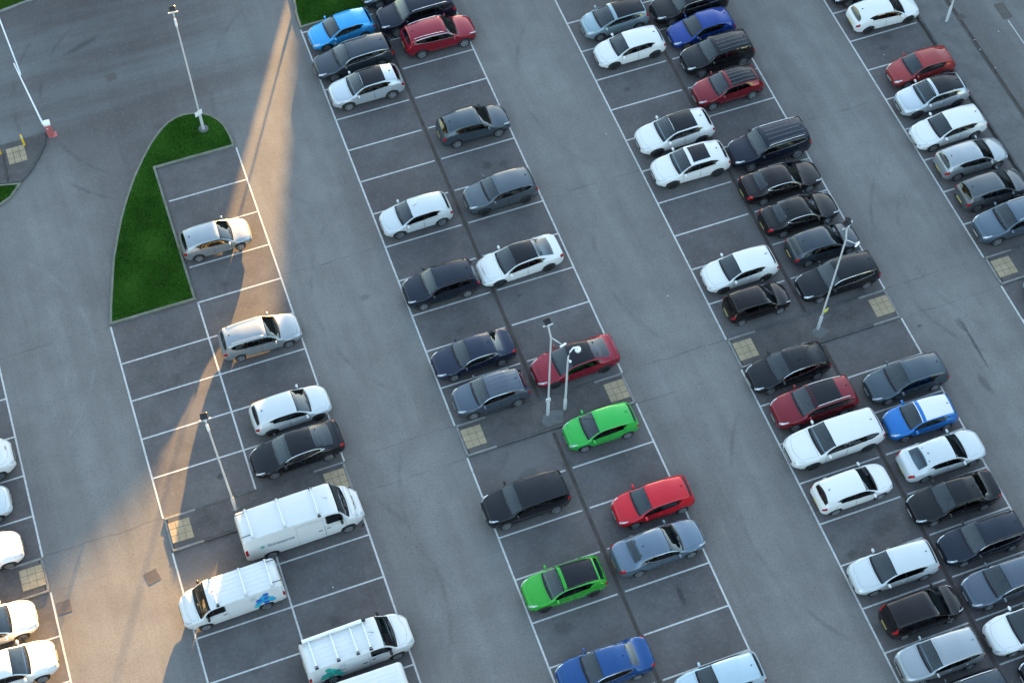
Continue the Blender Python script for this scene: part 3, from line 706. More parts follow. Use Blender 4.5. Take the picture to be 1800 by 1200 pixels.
            for sd in (1, -1):
                put('ladder_roller', MB().tube([(P[0]+.25, sd*(P[1]-.12), P[2]+.13), (P[0]-.22, sd*(P[1]-.12), P[2]+.10)], .022, 8).data('ladder_roller', [M['black']], True))
    # side lettering and decals
    def on_side(pts, sd, off):
        out = []
        for x, z in pts: out.append((x, sd*(c.side_y(x, z)+off), z))
        return out
    if decal == 'text':
        cu = bpy.data.curves.new('lettering', 'FONT'); cu.body = 'Sureserve'; cu.size = .34; cu.resolution_u = 2; cu.offset = .006
        to = bpy.data.objects.new('lettering', cu); COL.objects.link(to)
        dg = bpy.context.evaluated_depsgraph_get(); tm2 = bpy.data.meshes.new_from_object(to.evaluated_get(dg))
        vs = [v.co.copy() for v in tm2.vertices]; fs = [tuple(q.vertices) for q in tm2.polygons]
        bpy.data.objects.remove(to); bpy.data.curves.remove(cu)
        x0, zz = -c.Lg/2+1.15, 1.36
        mbt = MB().add([(x0+v.x, -(c.side_y(x0+v.x, zz+v.y)+.010), zz+v.y) for v in vs], fs)
        put('lettering', mbt.data('lettering', [M['decal_text']]))
        lg = MB()
        for dx, dz, k in ((0, .0, 1), (.13, .0, 1), (.065, .075, 1), (.065, -.075, 1)):
            x, z, r = x0-.32+dx, zz+.10+dz, .06
            lg.add(on_side([(x-r, z), (x, z-r), (x+r, z), (x, z+r)], -1, .010), [(0, 1, 2, 3)])
        put('logo', lg.data('logo', [M['hg1']]))
        # black bonnet vents of the nose
    if decal in ('blue', 'green'):
        sd = 1 if decal == 'blue' else -1
        cols = [M['hb1'], M['hb2'], M['hb3'], M['hgr']] if decal == 'blue' else [M['hg1'], M['hg2'], M['hg3'], M['hgr']]
        hb = MB(); r = .145; xr = c.ax[1]
        spots = [(-.10, 1.50, 0), (.06, 1.36, 1), (-.12, 1.22, 0), (.10, 1.10, 1), (-.28, 1.10, 2), (.27, 1.22, 0), (.32, .98, 1), (-.38, .93, 1), (.52, 1.48, 3), (.42, .80, 2), (-.06, .93, 0)]
        for dx, z, k in spots:
            x = xr+dx; pts = [(x+r*math.cos(math.pi/3*i)*1.15, z+r*math.sin(math.pi/3*i)) for i in range(6)]
            ctr = (x, z); P = on_side(pts+[ctr], sd, .011+.001*spots.index((dx, z, k)))
            hb.add(P, [(i, (i+1) % 6, 6) if sd < 0 else ((i+1) % 6, i, 6) for i in range(6)], k)
        put('side_decal', hb.data('side_decal', cols))
    if decal == 'vents' or style == 'bigvan':
        vb = MB()
        for k in range(3): c.strip(.045, .062, 4.55+.13*k, 4.62+.13*k, .008, n=4, k=2, mb=vb, side=1 if decal != 'ventsr' else -1)
        put('bonnet_vents', vb.data('bonnet_vents', [M['black']]))
    # wheels
    tyre, rim = wheel_meshes(p['wr'], .215, spokes, darkwheel)
    for a in c.ax:
        for sd in (1, -1):
            i = put('wheel', tyre, None, None, (a, sd*(c.W2-.115), p['wr']), 0 if sd > 0 else math.pi)
            put('rim', rim, None, i, (0, .004, 0), 0)
    _tmpl[key] = (c, parts); return c, parts

def place(kind, cat, x, y, ang, colour, label, group, style, roofcol=None, scale=1., **opt):
    over = tuple(sorted(opt.pop('over', {}).items()))
    c, parts = template(style, over, **opt)
    root = empty(kind, (x, y, .008), ang); root.scale = (scale, 1+(scale-1)*.35, 1+(scale-1)*.25)
    tag(root, label, cat, group)
    made = []
    for (name, me, role, par, loc, rz) in parts:
        o = obj(name, me, root if par is None else made[par], loc, rz); made.append(o)
        if role:
            sl = o.material_slots[0]; sl.link = 'OBJECT'
            sl.material = paint(colour) if role == 'paint' else (M['gblack'] if not roofcol else paint(roofcol))
    return root
place('hatchback_car', 'car', 12.87, 65.68, R(183.6), 'lightblue', 'bright sky blue hatchback parked against the grass at the head of its row', 'cars parked in the middle block', 'hatch', scale=0.945, ant='whip')
place('estate_car', 'car', 12.93, 63.31, R(181.7), 'darkgrey', 'dark grey estate car between the sky blue hatchback and the silver crossover', 'cars parked in the middle block', 'estate', scale=1.034, trim=True)
place('crossover_car', 'car', 12.96, 60.84, R(180.0), 'brightsilver', 'pale silver crossover with a black glass roof below the dark grey estate', 'cars parked in the middle block', 'cross', scale=1.015, roof='front', over=dict(cladding=False))
place('hatchback_car', 'car', 12.84, 51.08, R(180.8), 'pearl', 'white hatchback alone between empty bays, nose to the driving lane', 'cars parked in the middle block', 'small', scale=1.026, ant='front')
place('suv_car', 'car', 12.65, 46.14, R(180.0), 'midnight', 'navy blue suv parked back to back with the white black-roofed fastback', 'cars parked in the middle block', 'suv', scale=0.92, rails='black')
place('saloon_car', 'car', 12.88, 41.40, R(180.4), 'navy', 'very dark navy saloon with a pale reflecting rear window', 'cars parked in the middle block', 'saloon', scale=0.955, trim=True)
place('crossover_car', 'car', 12.97, 38.84, R(179.1), 'slate', 'blue grey crossover with a ribbed roof beside the kerbed walkway', 'cars parked in the middle block', 'cross', scale=0.932, roof='ribs', trim=True, over=dict(cladding=False))
place('suv_car', 'car', 12.54, 32.42, R(180.1), 'softblack', 'long black suv facing left opposite the bright red hatchback', 'cars parked in the middle block', 'bigsuv', scale=0.925, ant='whip', over=dict(H=1.66, zh=1.56, zr=1.55, th=.40))
place('crossover_car', 'car', 12.75, 27.56, R(179.2), 'green', 'vivid green crossover with a black roof and black rails', 'cars parked in the middle block', 'cross', scale=0.952, roof='full', rails='black', darkwheel=True, over=dict(cladding=False))
place('saloon_car', 'car', 13.08, 22.96, R(178.9), 'royal', 'royal blue saloon with bright window trim at the bottom edge', 'cars parked in the middle block', 'saloon', scale=0.998, trim=True)
place('hatchback_car', 'car', 17.11, 67.90, R(180.0), 'darkgrey', 'dark grey car mostly out of frame beside the far grass', 'cars parked in the middle block', 'hatch', scale=1.08)
place('suv_car', 'car', 17.52, 65.34, R(179.8), 'darknavy', 'navy black suv with bright roof rails above the red suv', 'cars parked in the middle block', 'bigsuv', scale=1.004, rails='silver')
place('suv_car', 'car', 18.25, 63.20, R(-0.3), 'rubyred', 'metallic red suv with silver roof rails facing right', 'cars parked in the middle block', 'suv', scale=0.989, rails='silver', trim=True)
place('crossover_car', 'car', 17.97, 56.03, R(-0.9), 'steelgrey', 'dark green grey crossover facing right with empty bays either side', 'cars parked in the middle block', 'cross', scale=0.968)
place('suv_car', 'car', 17.82, 50.95, R(180.8), 'grey', 'mid grey suv facing left across from the lone white hatchback', 'cars parked in the middle block', 'suv', scale=0.92, darkwheel=True, over=dict(H=1.6, zh=1.52, zr=1.49))
place('fastback_car', 'car', 17.23, 46.20, R(181.8), 'white', 'white fastback with a full black glass roof', 'cars parked in the middle block', 'fast', scale=1.021, roof='full', ant=None, darkwheel=True)
place('fastback_car', 'car', 17.80, 39.17, R(180.5), 'rubyred', 'deep red fastback with a black glass roof behind the two poles', 'cars parked in the middle block', 'fast', scale=0.999, roof='full', ant=None, darkwheel=True)
place('hatchback_car', 'car', 17.63, 35.06, R(179.7), 'mint', 'bright green hatchback with a green roof below the lamp posts', 'cars parked in the middle block', 'small', scale=0.979)
place('hatchback_car', 'car', 18.54, 30.19, R(179.4), 'red', 'bright red hatchback facing left, above the blue grey saloon', 'cars parked in the middle block', 'small', scale=1.043, rails=None)
place('saloon_car', 'car', 17.84, 27.82, R(1.3), 'silverblue', 'silver blue saloon facing right beside the bright red hatchback', 'cars parked in the middle block', 'saloon', scale=1.011, trim=True)
place('hatchback_car', 'car', 17.94, 20.46, R(179.9), 'iceblue', 'pale ice blue hatchback cut off by the bottom edge', 'cars parked in the middle block', 'hatch', scale=1.016)
place('people_carrier', 'car', 28.71, 60.80, R(180.4), 'paleblue', 'pale grey blue people carrier with a dark glass roof at the top edge', 'cars parked in the right block', 'mpv', scale=0.979, roof='full', over=dict(H=1.5, zh=1.42, zr=1.40))
place('hatchback_car', 'car', 28.74, 58.40, R(180.3), 'white', 'plain white hatchback with dark wheels beside the blue hatchback', 'cars parked in the right block', 'small', scale=1.08, darkwheel=True)
place('crossover_car', 'car', 28.75, 51.53, R(180.1), 'white', 'white crossover with a black glass roof reaching the windscreen', 'cars parked in the right block', 'cross', scale=1.052, roof='front', darkwheel=True, over=dict(cladding=False))
place('crossover_car', 'car', 28.69, 49.07, R(178.9), 'white', 'white crossover with a framed black sunroof panel', 'cars parked in the right block', 'cross', scale=1.036, roof='sun', darkwheel=True, over=dict(cladding=False, H=1.6))
place('hatchback_car', 'car', 28.40, 41.55, R(180.0), 'white', 'white hatchback close beside the tiny black car', 'cars parked in the right block', 'hatch', scale=0.986, darkwheel=True, over=dict(tC=.77))
place('small_car', 'car', 28.41, 39.27, R(-0.4), 'brownblack', 'tiny black car showing its rear plate to the driving lane', 'cars parked in the right block', 'city', scale=1.018)
place('hatchback_car', 'car', 28.25, 34.96, R(180.3), 'softblack', 'black hatchback with red tail lights just below the walkway lamp post', 'cars parked in the right block', 'hatch', scale=1.05, trim=True, ant='whip', over=dict(H=1.52))
place('suv_car', 'car', 28.58, 32.52, R(179.1), 'darkred', 'maroon suv with a black sunroof and silver rails', 'cars parked in the right block', 'suv', scale=1.014, roof='front', rails='silver')
place('suv_car', 'car', 28.65, 30.26, R(180.2), 'white', 'largest white suv, below the maroon suv', 'cars parked in the right block', 'suv', scale=1.04, darkwheel=True, over=dict(cladding=False, H=1.66, L=5.0, W=1.95))
place('hatchback_car', 'car', 28.33, 27.46, R(0.5), 'white', 'white hatchback facing right with one red tail light showing', 'cars parked in the right block', 'small', scale=1.038)
place('hatchback_car', 'car', 28.30, 22.87, R(178.1), 'pearl', 'pearl white hatchback between an empty bay and the boxy black carrier', 'cars parked in the right block', 'hatch', scale=1.043, over=dict(H=1.52, zh=1.44, zr=1.42))
place('people_carrier', 'car', 28.56, 20.36, R(0.0), 'brownblack', 'boxy black people carrier with tall red tail lights facing right', 'cars parked in the right block', 'mpv', scale=0.959, ant=None)
place('suv_car', 'car', 28.27, 18.02, R(179.0), 'silver', 'silver suv facing left near the bottom edge beside the boxy black carrier', 'cars parked in the right block', 'suv', scale=0.928, over=dict(H=1.6, zh=1.52, zr=1.49), trim=True)
place('estate_car', 'car', 28.50, 15.80, R(180.4), 'darkgrey', 'dark grey car whose roof just shows at the bottom edge below the silver suv', 'cars parked in the right block', 'estate', scale=0.92, rails='silver')
place('suv_car', 'car', 33.43, 60.37, R(180.6), 'black', 'glossy black suv at the top edge above the vivid blue hatchback', 'cars parked in the right block', 'bigsuv', scale=0.995, trim=True)
place('hatchback_car', 'car', 33.39, 58.35, R(180.6), 'blue', 'vivid blue hatchback between two black suvs', 'cars parked in the right block', 'hatch', scale=0.966, ant='fin', over=dict(H=1.5))
place('suv_car', 'car', 33.46, 56.12, R(180.5), 'softblack', 'black suv with pale ribs along its roof above the wine red one', 'cars parked in the right block', 'suv', scale=0.982, roof='ribs', over=dict(H=1.66))
place('crossover_car', 'car', 33.00, 53.57, R(180.2), 'darkred', 'wine red crossover with a black ribbed roof', 'cars parked in the right block', 'cross', scale=0.966, roof='fullribs', rails='black')
place('suv_car', 'car', 33.44, 48.75, R(180.3), 'darknavy', 'navy black suv with long silver roof rails', 'cars parked in the right block', 'bigsuv', scale=1.013, rails='silver', roof='ribs', trim=True)
place('saloon_car', 'car', 33.06, 46.26, R(-0.9), 'brownblack', 'brownish black saloon facing right below the silver railed suv', 'cars parked in the right block', 'saloon', scale=1.005, trim=True)
place('saloon_car', 'car', 33.09, 43.87, R(0.3), 'black', 'black saloon facing right with a bright window outline, second below the silver railed suv', 'cars parked in the right block', 'saloon', scale=0.983, trim=True, over=dict(L=4.6))
place('hatchback_car', 'car', 33.47, 41.59, R(-0.1), 'darkgrey', 'dark grey hatchback facing right under the lamp post head', 'cars parked in the right block', 'hatch', scale=0.97, over=dict(tr=.87))
place('estate_car', 'car', 33.23, 39.23, R(180.0), 'softblack', 'long black estate crossed by the lamp post beside the walkway', 'cars parked in the right block', 'estate', scale=0.986, trim=True, over=dict(H=1.6, zh=1.52, zr=1.5))
place('hatchback_car', 'car', 33.82, 32.26, R(179.0), 'steelgrey', 'grey hatchback above the blue car with the white roof', 'cars parked in the right block', 'hatch', scale=1.05, over=dict(H=1.54, zh=1.46, zr=1.42))
place('small_car', 'car', 33.43, 29.92, R(177.7), 'skyblue', 'small blue car with a white roof and white mirrors', 'cars parked in the right block', 'small', scale=1.014, roof='full', roofcol='white', over=dict(L=3.75))
place('saloon_car', 'car', 33.48, 27.60, R(0.0), 'pearl', 'white saloon facing right below the blue car with the white roof', 'cars parked in the right block', 'saloon', scale=0.978, over=dict(tr=.76, tb=.90))
place('saloon_car', 'car', 32.87, 25.22, R(178.6), 'black', 'jet black saloon with a sunroof facing left', 'cars parked in the right block', 'saloon', scale=1.006, roof='sun')
place('estate_car', 'car', 33.14, 22.75, R(179.1), 'midnight', 'dark blue estate with roof rails below the jet black saloon', 'cars parked in the right block', 'estate', scale=0.94, rails='black', over=dict(H=1.6, zh=1.52, zr=1.5), trim=True)
place('hatchback_car', 'car', 33.19, 20.35, R(180.0), 'slate', 'slate blue hatchback cut by the right edge below the dark blue estate', 'cars parked in the right block', 'hatch', scale=1.035, trim=True)
place('hatchback_car', 'car', 33.19, 17.90, R(180.0), 'white', 'white car nosing in from the right edge near the bottom corner', 'cars parked in the right block', 'hatch', scale=1.08, over=dict(W=1.85))
place('hatchback_car', 'car', 33.77, 15.60, R(180.0), 'softblack', 'black car only just showing at the bottom right corner', 'cars parked in the right block', 'hatch', scale=1.059)
place('hatchback_car', 'car', 44.20, 58.20, R(180.0), 'black', 'black car mostly above the top edge beside the white hatchback', 'cars parked along the footpath', 'hatch', scale=1.035)
place('hatchback_car', 'car', 44.36, 55.77, R(-1.5), 'white', 'white hatchback facing the footpath near the lamp post base', 'cars parked along the footpath', 'hatch', scale=1.035, darkwheel=True)
place('hatchback_car', 'car', 44.46, 51.10, R(180.1), 'brick', 'faded brick red hatchback backed up to the footpath', 'cars parked along the footpath', 'small', scale=1.022, ant='whip', over=dict(H=1.5))
place('crossover_car', 'car', 44.05, 48.90, R(179.5), 'brightsilver', 'silver crossover with a black roof below the brick red hatchback', 'cars parked along the footpath', 'cross', scale=0.995, roof='full', darkwheel=True)
place('hatchback_car', 'car', 43.84, 46.45, R(180.7), 'white', 'white hatchback facing the lane between two silver cars by the footpath', 'cars parked along the footpath', 'hatch', scale=1.051)
place('hatchback_car', 'car', 44.08, 44.07, R(0.0), 'silver', 'silver hatchback facing the footpath with its dark rear window to the lane', 'cars parked along the footpath', 'hatch', scale=1.0, over=dict(zb=1.02))
place('hatchback_car', 'car', 44.10, 41.70, R(0.0), 'warmgrey', 'neutral grey hatchback facing the footpath above the blue grey suv', 'cars parked along the footpath', 'small', scale=1.038)
place('suv_car', 'car', 44.14, 39.35, R(180.0), 'greyblue', 'blue grey suv nosing out at the right edge beside the walkway', 'cars parked along the footpath', 'suv', scale=1.022, rails='silver')
place('hatchback_car', 'car', 44.60, 34.80, R(180.0), 'paleblue', 'pale blue car whose nose just shows at the right edge below the walkway', 'cars parked along the footpath', 'small', scale=1.038)
place('hatchback_car', 'car', 1.88, 53.37, R(-0.5), 'silver', 'silver hatchback next to the grass island, its bonnet in the sun', 'cars parked in the left block', 'hatch', scale=0.921, over=dict(H=1.48))
place('estate_car', 'car', 2.55, 46.38, R(-0.6), 'silver', 'silver estate standing across the strip of sunlight', 'cars parked in the left block', 'estate', scale=0.934, rails='silver', over=dict(H=1.58, zh=1.5, zr=1.47))
place('hatchback_car', 'car', 2.84, 41.52, R(1.2), 'pearl', 'pearl white hatchback above the black fastback', 'cars parked in the left block', 'hatch', scale=0.981, darkwheel=True)
place('fastback_car', 'car', 2.50, 39.13, R(181.3), 'softblack', 'black fastback facing left next to the largest van', 'cars parked in the left block', 'fast', scale=1.027, roof='full', trim=True)
place('panel_van', 'van', 1.59, 35.05, R(0.9), 'vanwhite', 'largest white van with grey lettering along its side', 'white work vans', 'bigvan', scale=1.003, decal='text', rack='bar3', ant='front')
place('panel_van', 'van', -2.69, 32.42, R(181.0), 'vanwhite', 'white van with blue hexagons over its rear wheel', 'white work vans', 'van', scale=1.019, decal='blue', rack='bar3', ant='front')
place('panel_van', 'van', 2.30, 27.84, R(1.2), 'vanwhite', 'white van with green hexagons and a long pipe tube on its roof', 'white work vans', 'van', scale=1.075, decal='green', rack='bar4', ant='front')
place('panel_van', 'van', 1.53, 25.35, R(180.0), 'vanwhite', 'white van with a bare ribbed roof cut off by the bottom edge', 'white work vans', 'van', scale=1.01, ant=None)
place('panel_van', 'van', -13.71, 43.87, R(0.0), 'vanwhite', 'white van nose at the left edge with dark bonnet vents', 'cars at the left edge', 'van', scale=1.01, decal='vents', ant=None)
place('hatchback_car', 'car', -13.99, 41.46, R(0.0), 'pearl', 'white car nose at the left edge, in the middle of the three above the walkway', 'cars at the left edge', 'hatch', scale=1.012)
place('hatchback_car', 'car', -13.93, 38.76, R(0.0), 'white', 'white hatchback nose just above the left edge walkway', 'cars at the left edge', 'hatch', scale=1.012, over=dict(H=1.5))
place('hatchback_car', 'car', -14.04, 34.87, R(0.0), 'white', 'sunlit white car just below the left edge walkway', 'cars at the left edge', 'hatch', scale=1.035, over=dict(H=1.5))
place('hatchback_car', 'car', -13.58, 32.48, R(0.0), 'white', 'sunlit white car at the bottom left corner', 'cars at the left edge', 'cross', scale=1.034, over=dict(cladding=False))
# ------------------------------------------------------------------ ground and markings
gm = bmesh.new()
gv = [gm.verts.new((x, y, 0)) for x, y in ((-500, -400), (550, -400), (550, 600), (-500, 600))]; gm.faces.new(gv)
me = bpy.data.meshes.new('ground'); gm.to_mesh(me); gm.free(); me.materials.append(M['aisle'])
structure(obj('ground', me))
ROWS = dict(A=(-4.90, 4.63), B=(10.65, 20.06), C=(26.10, 35.60), D=(41.72, 46.50), E=(-15.75, -11.03))
WALK0, WALK1, BAY = 36.0, 37.95, 2.4
TOP = dict(A=59.62, B=78., C=78., D=78., E=57.)
def quad(mb, x0, y0, x1, y1, z): mb.add([(x0, y0, z), (x1, y0, z), (x1, y1, z), (x0, y1, z)], [(0, 1, 2, 3)])
bays = MB(); 
for k, (a, b) in ROWS.items():
    quad(bays, a, 5, b, WALK0, .004)
    if k == 'A': quad(bays, -4.90, WALK1, 4.63, 50.05, .004); quad(bays, -.08, 50.05, 4.63, 59.6, .004)
    elif k == 'B': quad(bays, a, WALK1, b, 67.05, .004); quad(bays, 15.2, 67.05, b, 78, .004)
    else: quad(bays, a, WALK1, b, TOP[k], .004)
structure(bays.build('parking_bays', M['bay']))
ln = MB(); w = .047; ZL = .008
def vline(x, y0, y1): quad(ln, x-w, y0, x+w, y1, ZL)
def hline(y, x0, x1): quad(ln, x0, y-w*.9, x1, y+w*.9, ZL+.0)
for k, (a, b) in ROWS.items():
    low = [WALK0-BAY*m for m in range(1, 13)]; up = [WALK1+BAY*m for m in range(1, 17)]
    mid = (a+b)/2
    left_lines = k in 'ABCD'; right_lines = k in 'ABCE'
    if k == 'A':
        vline(a, 5, WALK0-.02); vline(b, 5, WALK0-.02); vline(-.08, 5, WALK0-.3)
        vline(a, WALK1+.02, 50.05); vline(b, WALK1+.02, 59.6); vline(-.08, WALK1+.02, 50.0)
        for y in low: hline(y, a+w, -.08-w); hline(y, -.08+w, b-w)
        for j, y in enumerate(up):
            if j < 4: hline(y, a+w, -.08-w)
            if j < 8: hline(y, (-.08+w) if j < 4 else (-.08 if j == 4 else .05), b-w)
        continue
    ytop = {'B': 67.0}.get(k, TOP[k])
    if left_lines: vline(a, 5, WALK0-.02); vline(a, WALK1+.02, ytop)
    if right_lines: vline(b, 5, WALK0-.02); vline(b, WALK1+.02, TOP[k])
    for y in low+[u for u in up if u < TOP[k]-.5]:
        if k in 'BC':
            if not (k == 'B' and y > 66.8): hline(y, a+w, mid-.20)
            hline(y, mid+.20, b-w)
        elif k == 'D': hline(y, a+w, b-.25)
        else: hline(y, a+.1, b-w)
structure(ln.build('bay_markings', M['line']))
ch = MB()
for k in 'BC':
    m_ = sum(ROWS[k])/2
    quad(ch, m_-.10, 5, m_+.10, WALK0-.15, .0085); quad(ch, m_-.10, WALK1+.15, m_+.10, 67.0 if k == 'B' else 78, .0085)
structure(ch.build('drain_channel', M['channel']))
# kerbed walkways across the rows
for k, (a, b) in ROWS.items():
    wk = MB(); x0, x1 = a+.05, b-.05
    wk.box(((x0+x1)/2, (WALK0+WALK1)/2, .05), (x1-x0-.3, WALK1-WALK0-.28, .10))
    structure(wk.build('walkway', M['walk']))
    kb = MB(); kd = MB()
    for y in (WALK0+.07, WALK1-.07):
        kd.box(((x0+x1)/2, y, .052), (x1-x0-3.2, .12, .104), bev=.012)
        for xx in (x0+.8, x1-.8): kb.box((xx, y, .050), (1.59, .12, .10), bev=.012)
    for xx in (x0+.03, x1-.03): kb.box((xx, (WALK0+WALK1)/2, .03), (.13, WALK1-WALK0-.27, .06), bev=.012)
    structure(kb.build('walkway_kerb', M['kerb'])); structure(kd.build('worn_walkway_kerb', M['kerb_dark']))
    tc_ = MB(); jt = MB()
    ends = [(a+.15, 1.1), (b-1.25, 1.1)] if k not in 'DE' else ([(a+.15, 1.15)] if k == 'D' else [(b-1.25, 1.15)])
    for xs, wd in ends:
        jt.box((xs+wd/2, 36.99, .104), (wd+.02, 1.2, .006))
        for i in range(3):
            for j in range(3):
                s_ = wd/3
                tc_.box((xs+s_*(i+.5), 36.42+.385*(j+.5), .110), (s_-.022, .36, .010), rotz=random.uniform(-.012, .012), bev=.003)
    structure(jt.build('tactile_bedding', M['joint'])); structure(tc_.build('tactile_paving', M['tactile']))
# grass islands
def smooth_closed(pts, n=3): return pts
GA = [(-4.92, 50.15), (-4.62, 51.4), (-4.26, 52.72), (-3.85, 54.2), (-3.32, 55.62), (-2.80, 56.9), (-2.20, 58.14), (-1.48, 59.45), (-.7, 60.61), (0, 61.55), (.72, 62.28), (1.30, 62.72), (1.89, 62.95), (2.4, 63.0), (2.9, 62.90), (3.42, 62.7), (3.82, 62.42), (4.2, 61.95), (4.42, 61.43), (4.53, 60.8), (4.58, 60.2), (4.58, 59.68), (-.12, 59.68), (-.12, 50.15)]
GB = [(10.64, 67.10), (15.05, 67.25), (15.1, 80), (13.2, 82), (11.8, 77), (11.15, 72), (10.9, 69.5), (10.70, 68.3)]
GT = [(-7.55, 61.25), (-8.32, 60.40), (-9.04, 60.05), (-13, 59.4), (-13, 62.5), (-8.8, 61.55)]
def inset(pts, d):
    n = len(pts); out = []
    area = sum(pts[i][0]*pts[(i+1) % n][1]-pts[(i+1) % n][0]*pts[i][1] for i in range(n)); s = 1 if area > 0 else -1
    for i in range(n):
        p, a, b = Vector(pts[i]), Vector(pts[i-1]), Vector(pts[(i+1) % n])
        e1 = (p-a).normalized(); e2 = (b-p).normalized(); n1 = Vector((-e1.y, e1.x))*s; n2 = Vector((-e2.y, e2.x))*s
        m = n1+n2; q = p+m*(d/max(.35, m.dot(n1))); out.append((q.x, q.y))
    return out
def inside(P, x, y):
    c = False; n = len(P)
    for i in range(n):
        (x1, y1), (x2, y2) = P[i], P[i-1]
        if (y1 > y) != (y2 > y) and x < (x2-x1)*(y-y1)/(y2-y1)+x1: c = not c
    return c
for pts in (GA, GB, GT):
    inn = inset(pts, .13); n = len(pts); kb = MB()
    for i in range(n):
        j = (i+1) % n
        kb.add([(*pts[i], 0), (*pts[j], 0), (*pts[j], .11), (*pts[i], .11), (*inn[i], .115), (*inn[j], .115), (*inn[j], 0), (*inn[i], 0)],
               [(0, 1, 2, 3), (3, 2, 5, 4), (4, 5, 6, 7)])
    structure(kb.build('island_kerb', M['kerb_green']))
    so = MB().poly(inn, .0, .085); structure(so.build('grass_bed', M['soil']))
    xs_ = [p[0] for p in inn]; ys_ = [p[1] for p in inn]
    A = (max(xs_)-min(xs_))*(max(ys_)-min(ys_)); V = []; F = []
    for _ in range(int(A*1300)):
        x = random.uniform(min(xs_), max(xs_)); y = random.uniform(min(ys_), max(ys_))
        if not inside(inn, x, y): continue
        if pts is GA and math.hypot(x-3.18, y-61.52) < .32+random.uniform(-.1, .1): continue
        h = random.uniform(.04, .085)*(1+.5*math.sin(x*1.7+1)*math.sin(y*1.3)); a = random.uniform(0, 6.283); wd = random.uniform(.012, .026); ln_ = random.uniform(.01, .05)
        ca, sa = math.cos(a), math.sin(a); b = len(V)
        V += [(x-sa*wd, y+ca*wd, .08), (x+sa*wd, y-ca*wd, .08), (x+ca*ln_+sa*wd*.3, y+sa*ln_-ca*wd*.3, .08+h)]; F.append((b, b+1, b+2))
    tag(obj('grass', mesh_data('grass', V, F, [M['grass']])), 'short green grass on the kerbed island', 'grass', kind='stuff')
pad = MB(); pad.tube([(3.18, 61.52, .05), (3.18, 61.52, .10)], .30, 14); 
structure(pad.build('post_footing', M['concrete']))
for x, y, r in ((30.99, 36.65, .5), (15.6, 36.6, .7), (47.9, 54.1, .6), (-1.31, 37.2, .25)):
    P = [(x+r*random.uniform(.7, 1.1)*math.cos(k*.449), y+r*.8*random.uniform(.6, .95)*math.sin(k*.449)) for k in range(14)]
    P = [(px, min(max(py, 36.17), 37.78) if y < 40 else py) for px, py in P]
    zt_ = .104 if y < 40 else .124
    structure(MB().poly(P, zt_-.02, zt_).build('footing_patch', M['concrete']))
# paved refuge with its kerb at the barrier
TI = [(-5.55, 64.42), (-5.62, 63.95), (-5.80, 63.45), (-6.22, 62.75), (-6.85, 61.92), (-7.55, 61.32), (-13, 62.55), (-13, 65.2), (-8.3, 64.35), (-6.85, 64.33)]
inn = inset(TI, .16); structure(MB().poly(inn, 0, .10).build('refuge_paving', M['walk'])); kb = MB()
for i in range(len(TI)):
    j = (i+1) % len(TI)
    kb.add([(*TI[i], 0), (*TI[j], 0), (*TI[j], .10), (*TI[i], .10), (*inn[i], .106), (*inn[j], .106), (*inn[j], 0), (*inn[i], 0)], [(0, 1, 2, 3), (3, 2, 5, 4), (4, 5, 6, 7)])
structure(kb.build('refuge_kerb', M['kerb_dark']))
tp = MB()
for i in range(3):
    for j in range(3): tp.box((-8.0+.36*(i+.5)+.02, 62.72+.40*(j+.5), .108), (.33, .375, .016), rotz=random.uniform(-.02, .02), bev=.004)
structure(tp.build('tactile_paving', M['tactile']))
gk = MB(); gk.box((-8.22, 62.6, .12), (.09, 2.1, .05), rotz=-.06); structure(gk.build('refuge_kerb_shadow', M['channel']))  # dark bar standing in for the shadow along the kerb
# far verge beyond the access road, top left corner
vk = MB(); vk.poly([(-16, 73.6), (-6.36, 74.6), (-3.8, 75.0), (6, 76.6), (6, 76.75), (-3.85, 75.15), (-6.4, 74.75), (-16, 73.75)], 0, .1); structure(vk.build('verge_kerb', M['kerb']))
vg = MB(); vg.poly([(-16, 73.76), (-6.4, 74.76), (-3.85, 75.16), (6, 76.76), (6, 95), (-16, 95)], 0, .08); structure(vg.build('verge', M['soil']))
# footpath on the right
fp = MB(); fp.box((47.62, 42.5, .06), (2.0, 77, .12)); structure(fp.build('footpath', M['path']))
fk = MB()
for i in range(84):
    fk.box((46.55, 4.5+.915*i, .064), (.13, .905, .128), bev=.012)
structure(fk.build('footpath_kerb', M['kerb_dark']))
fe = MB()
for i in range(84): fe.box((48.69, 4.5+.915*i, .064), (.12, .905, .122), bev=.012)
structure(fe.build('footpath_edging', M['kerb_dark']))
gut_shade = MB(); quad(gut_shade, 48.76, 5, 48.98, 81, .0045); quad(gut_shade, 46.36, 5, 46.48, 81, .0085); structure(gut_shade.build('gutter', M['channel']))  # gutter by the edging; the strip at the kerb is its painted shadow
wl = MB(); quad(wl, 51.57, 50.0, 51.64, 53.0, ZL); structure(wl.build('road_line', M['line']))
# moss and litter specks on the right-hand road
lt = MB()
for x, y in ((46.35, 52.2), (43.2, 53.1), (48.9, 52.3), (48.85, 51.5), (50.6, 52.4), (49.0, 49.9), (25.2, 53.2), (24.2, 41.6), (2.1, 31.5)):
    lt.ellipsoid((x, y, .03), (.032, .028, .016), 8, 5)
tag(lt.build('litter', M['white'], smooth=True), 'small pale scraps of litter lying on the asphalt', 'litter', kind='stuff')
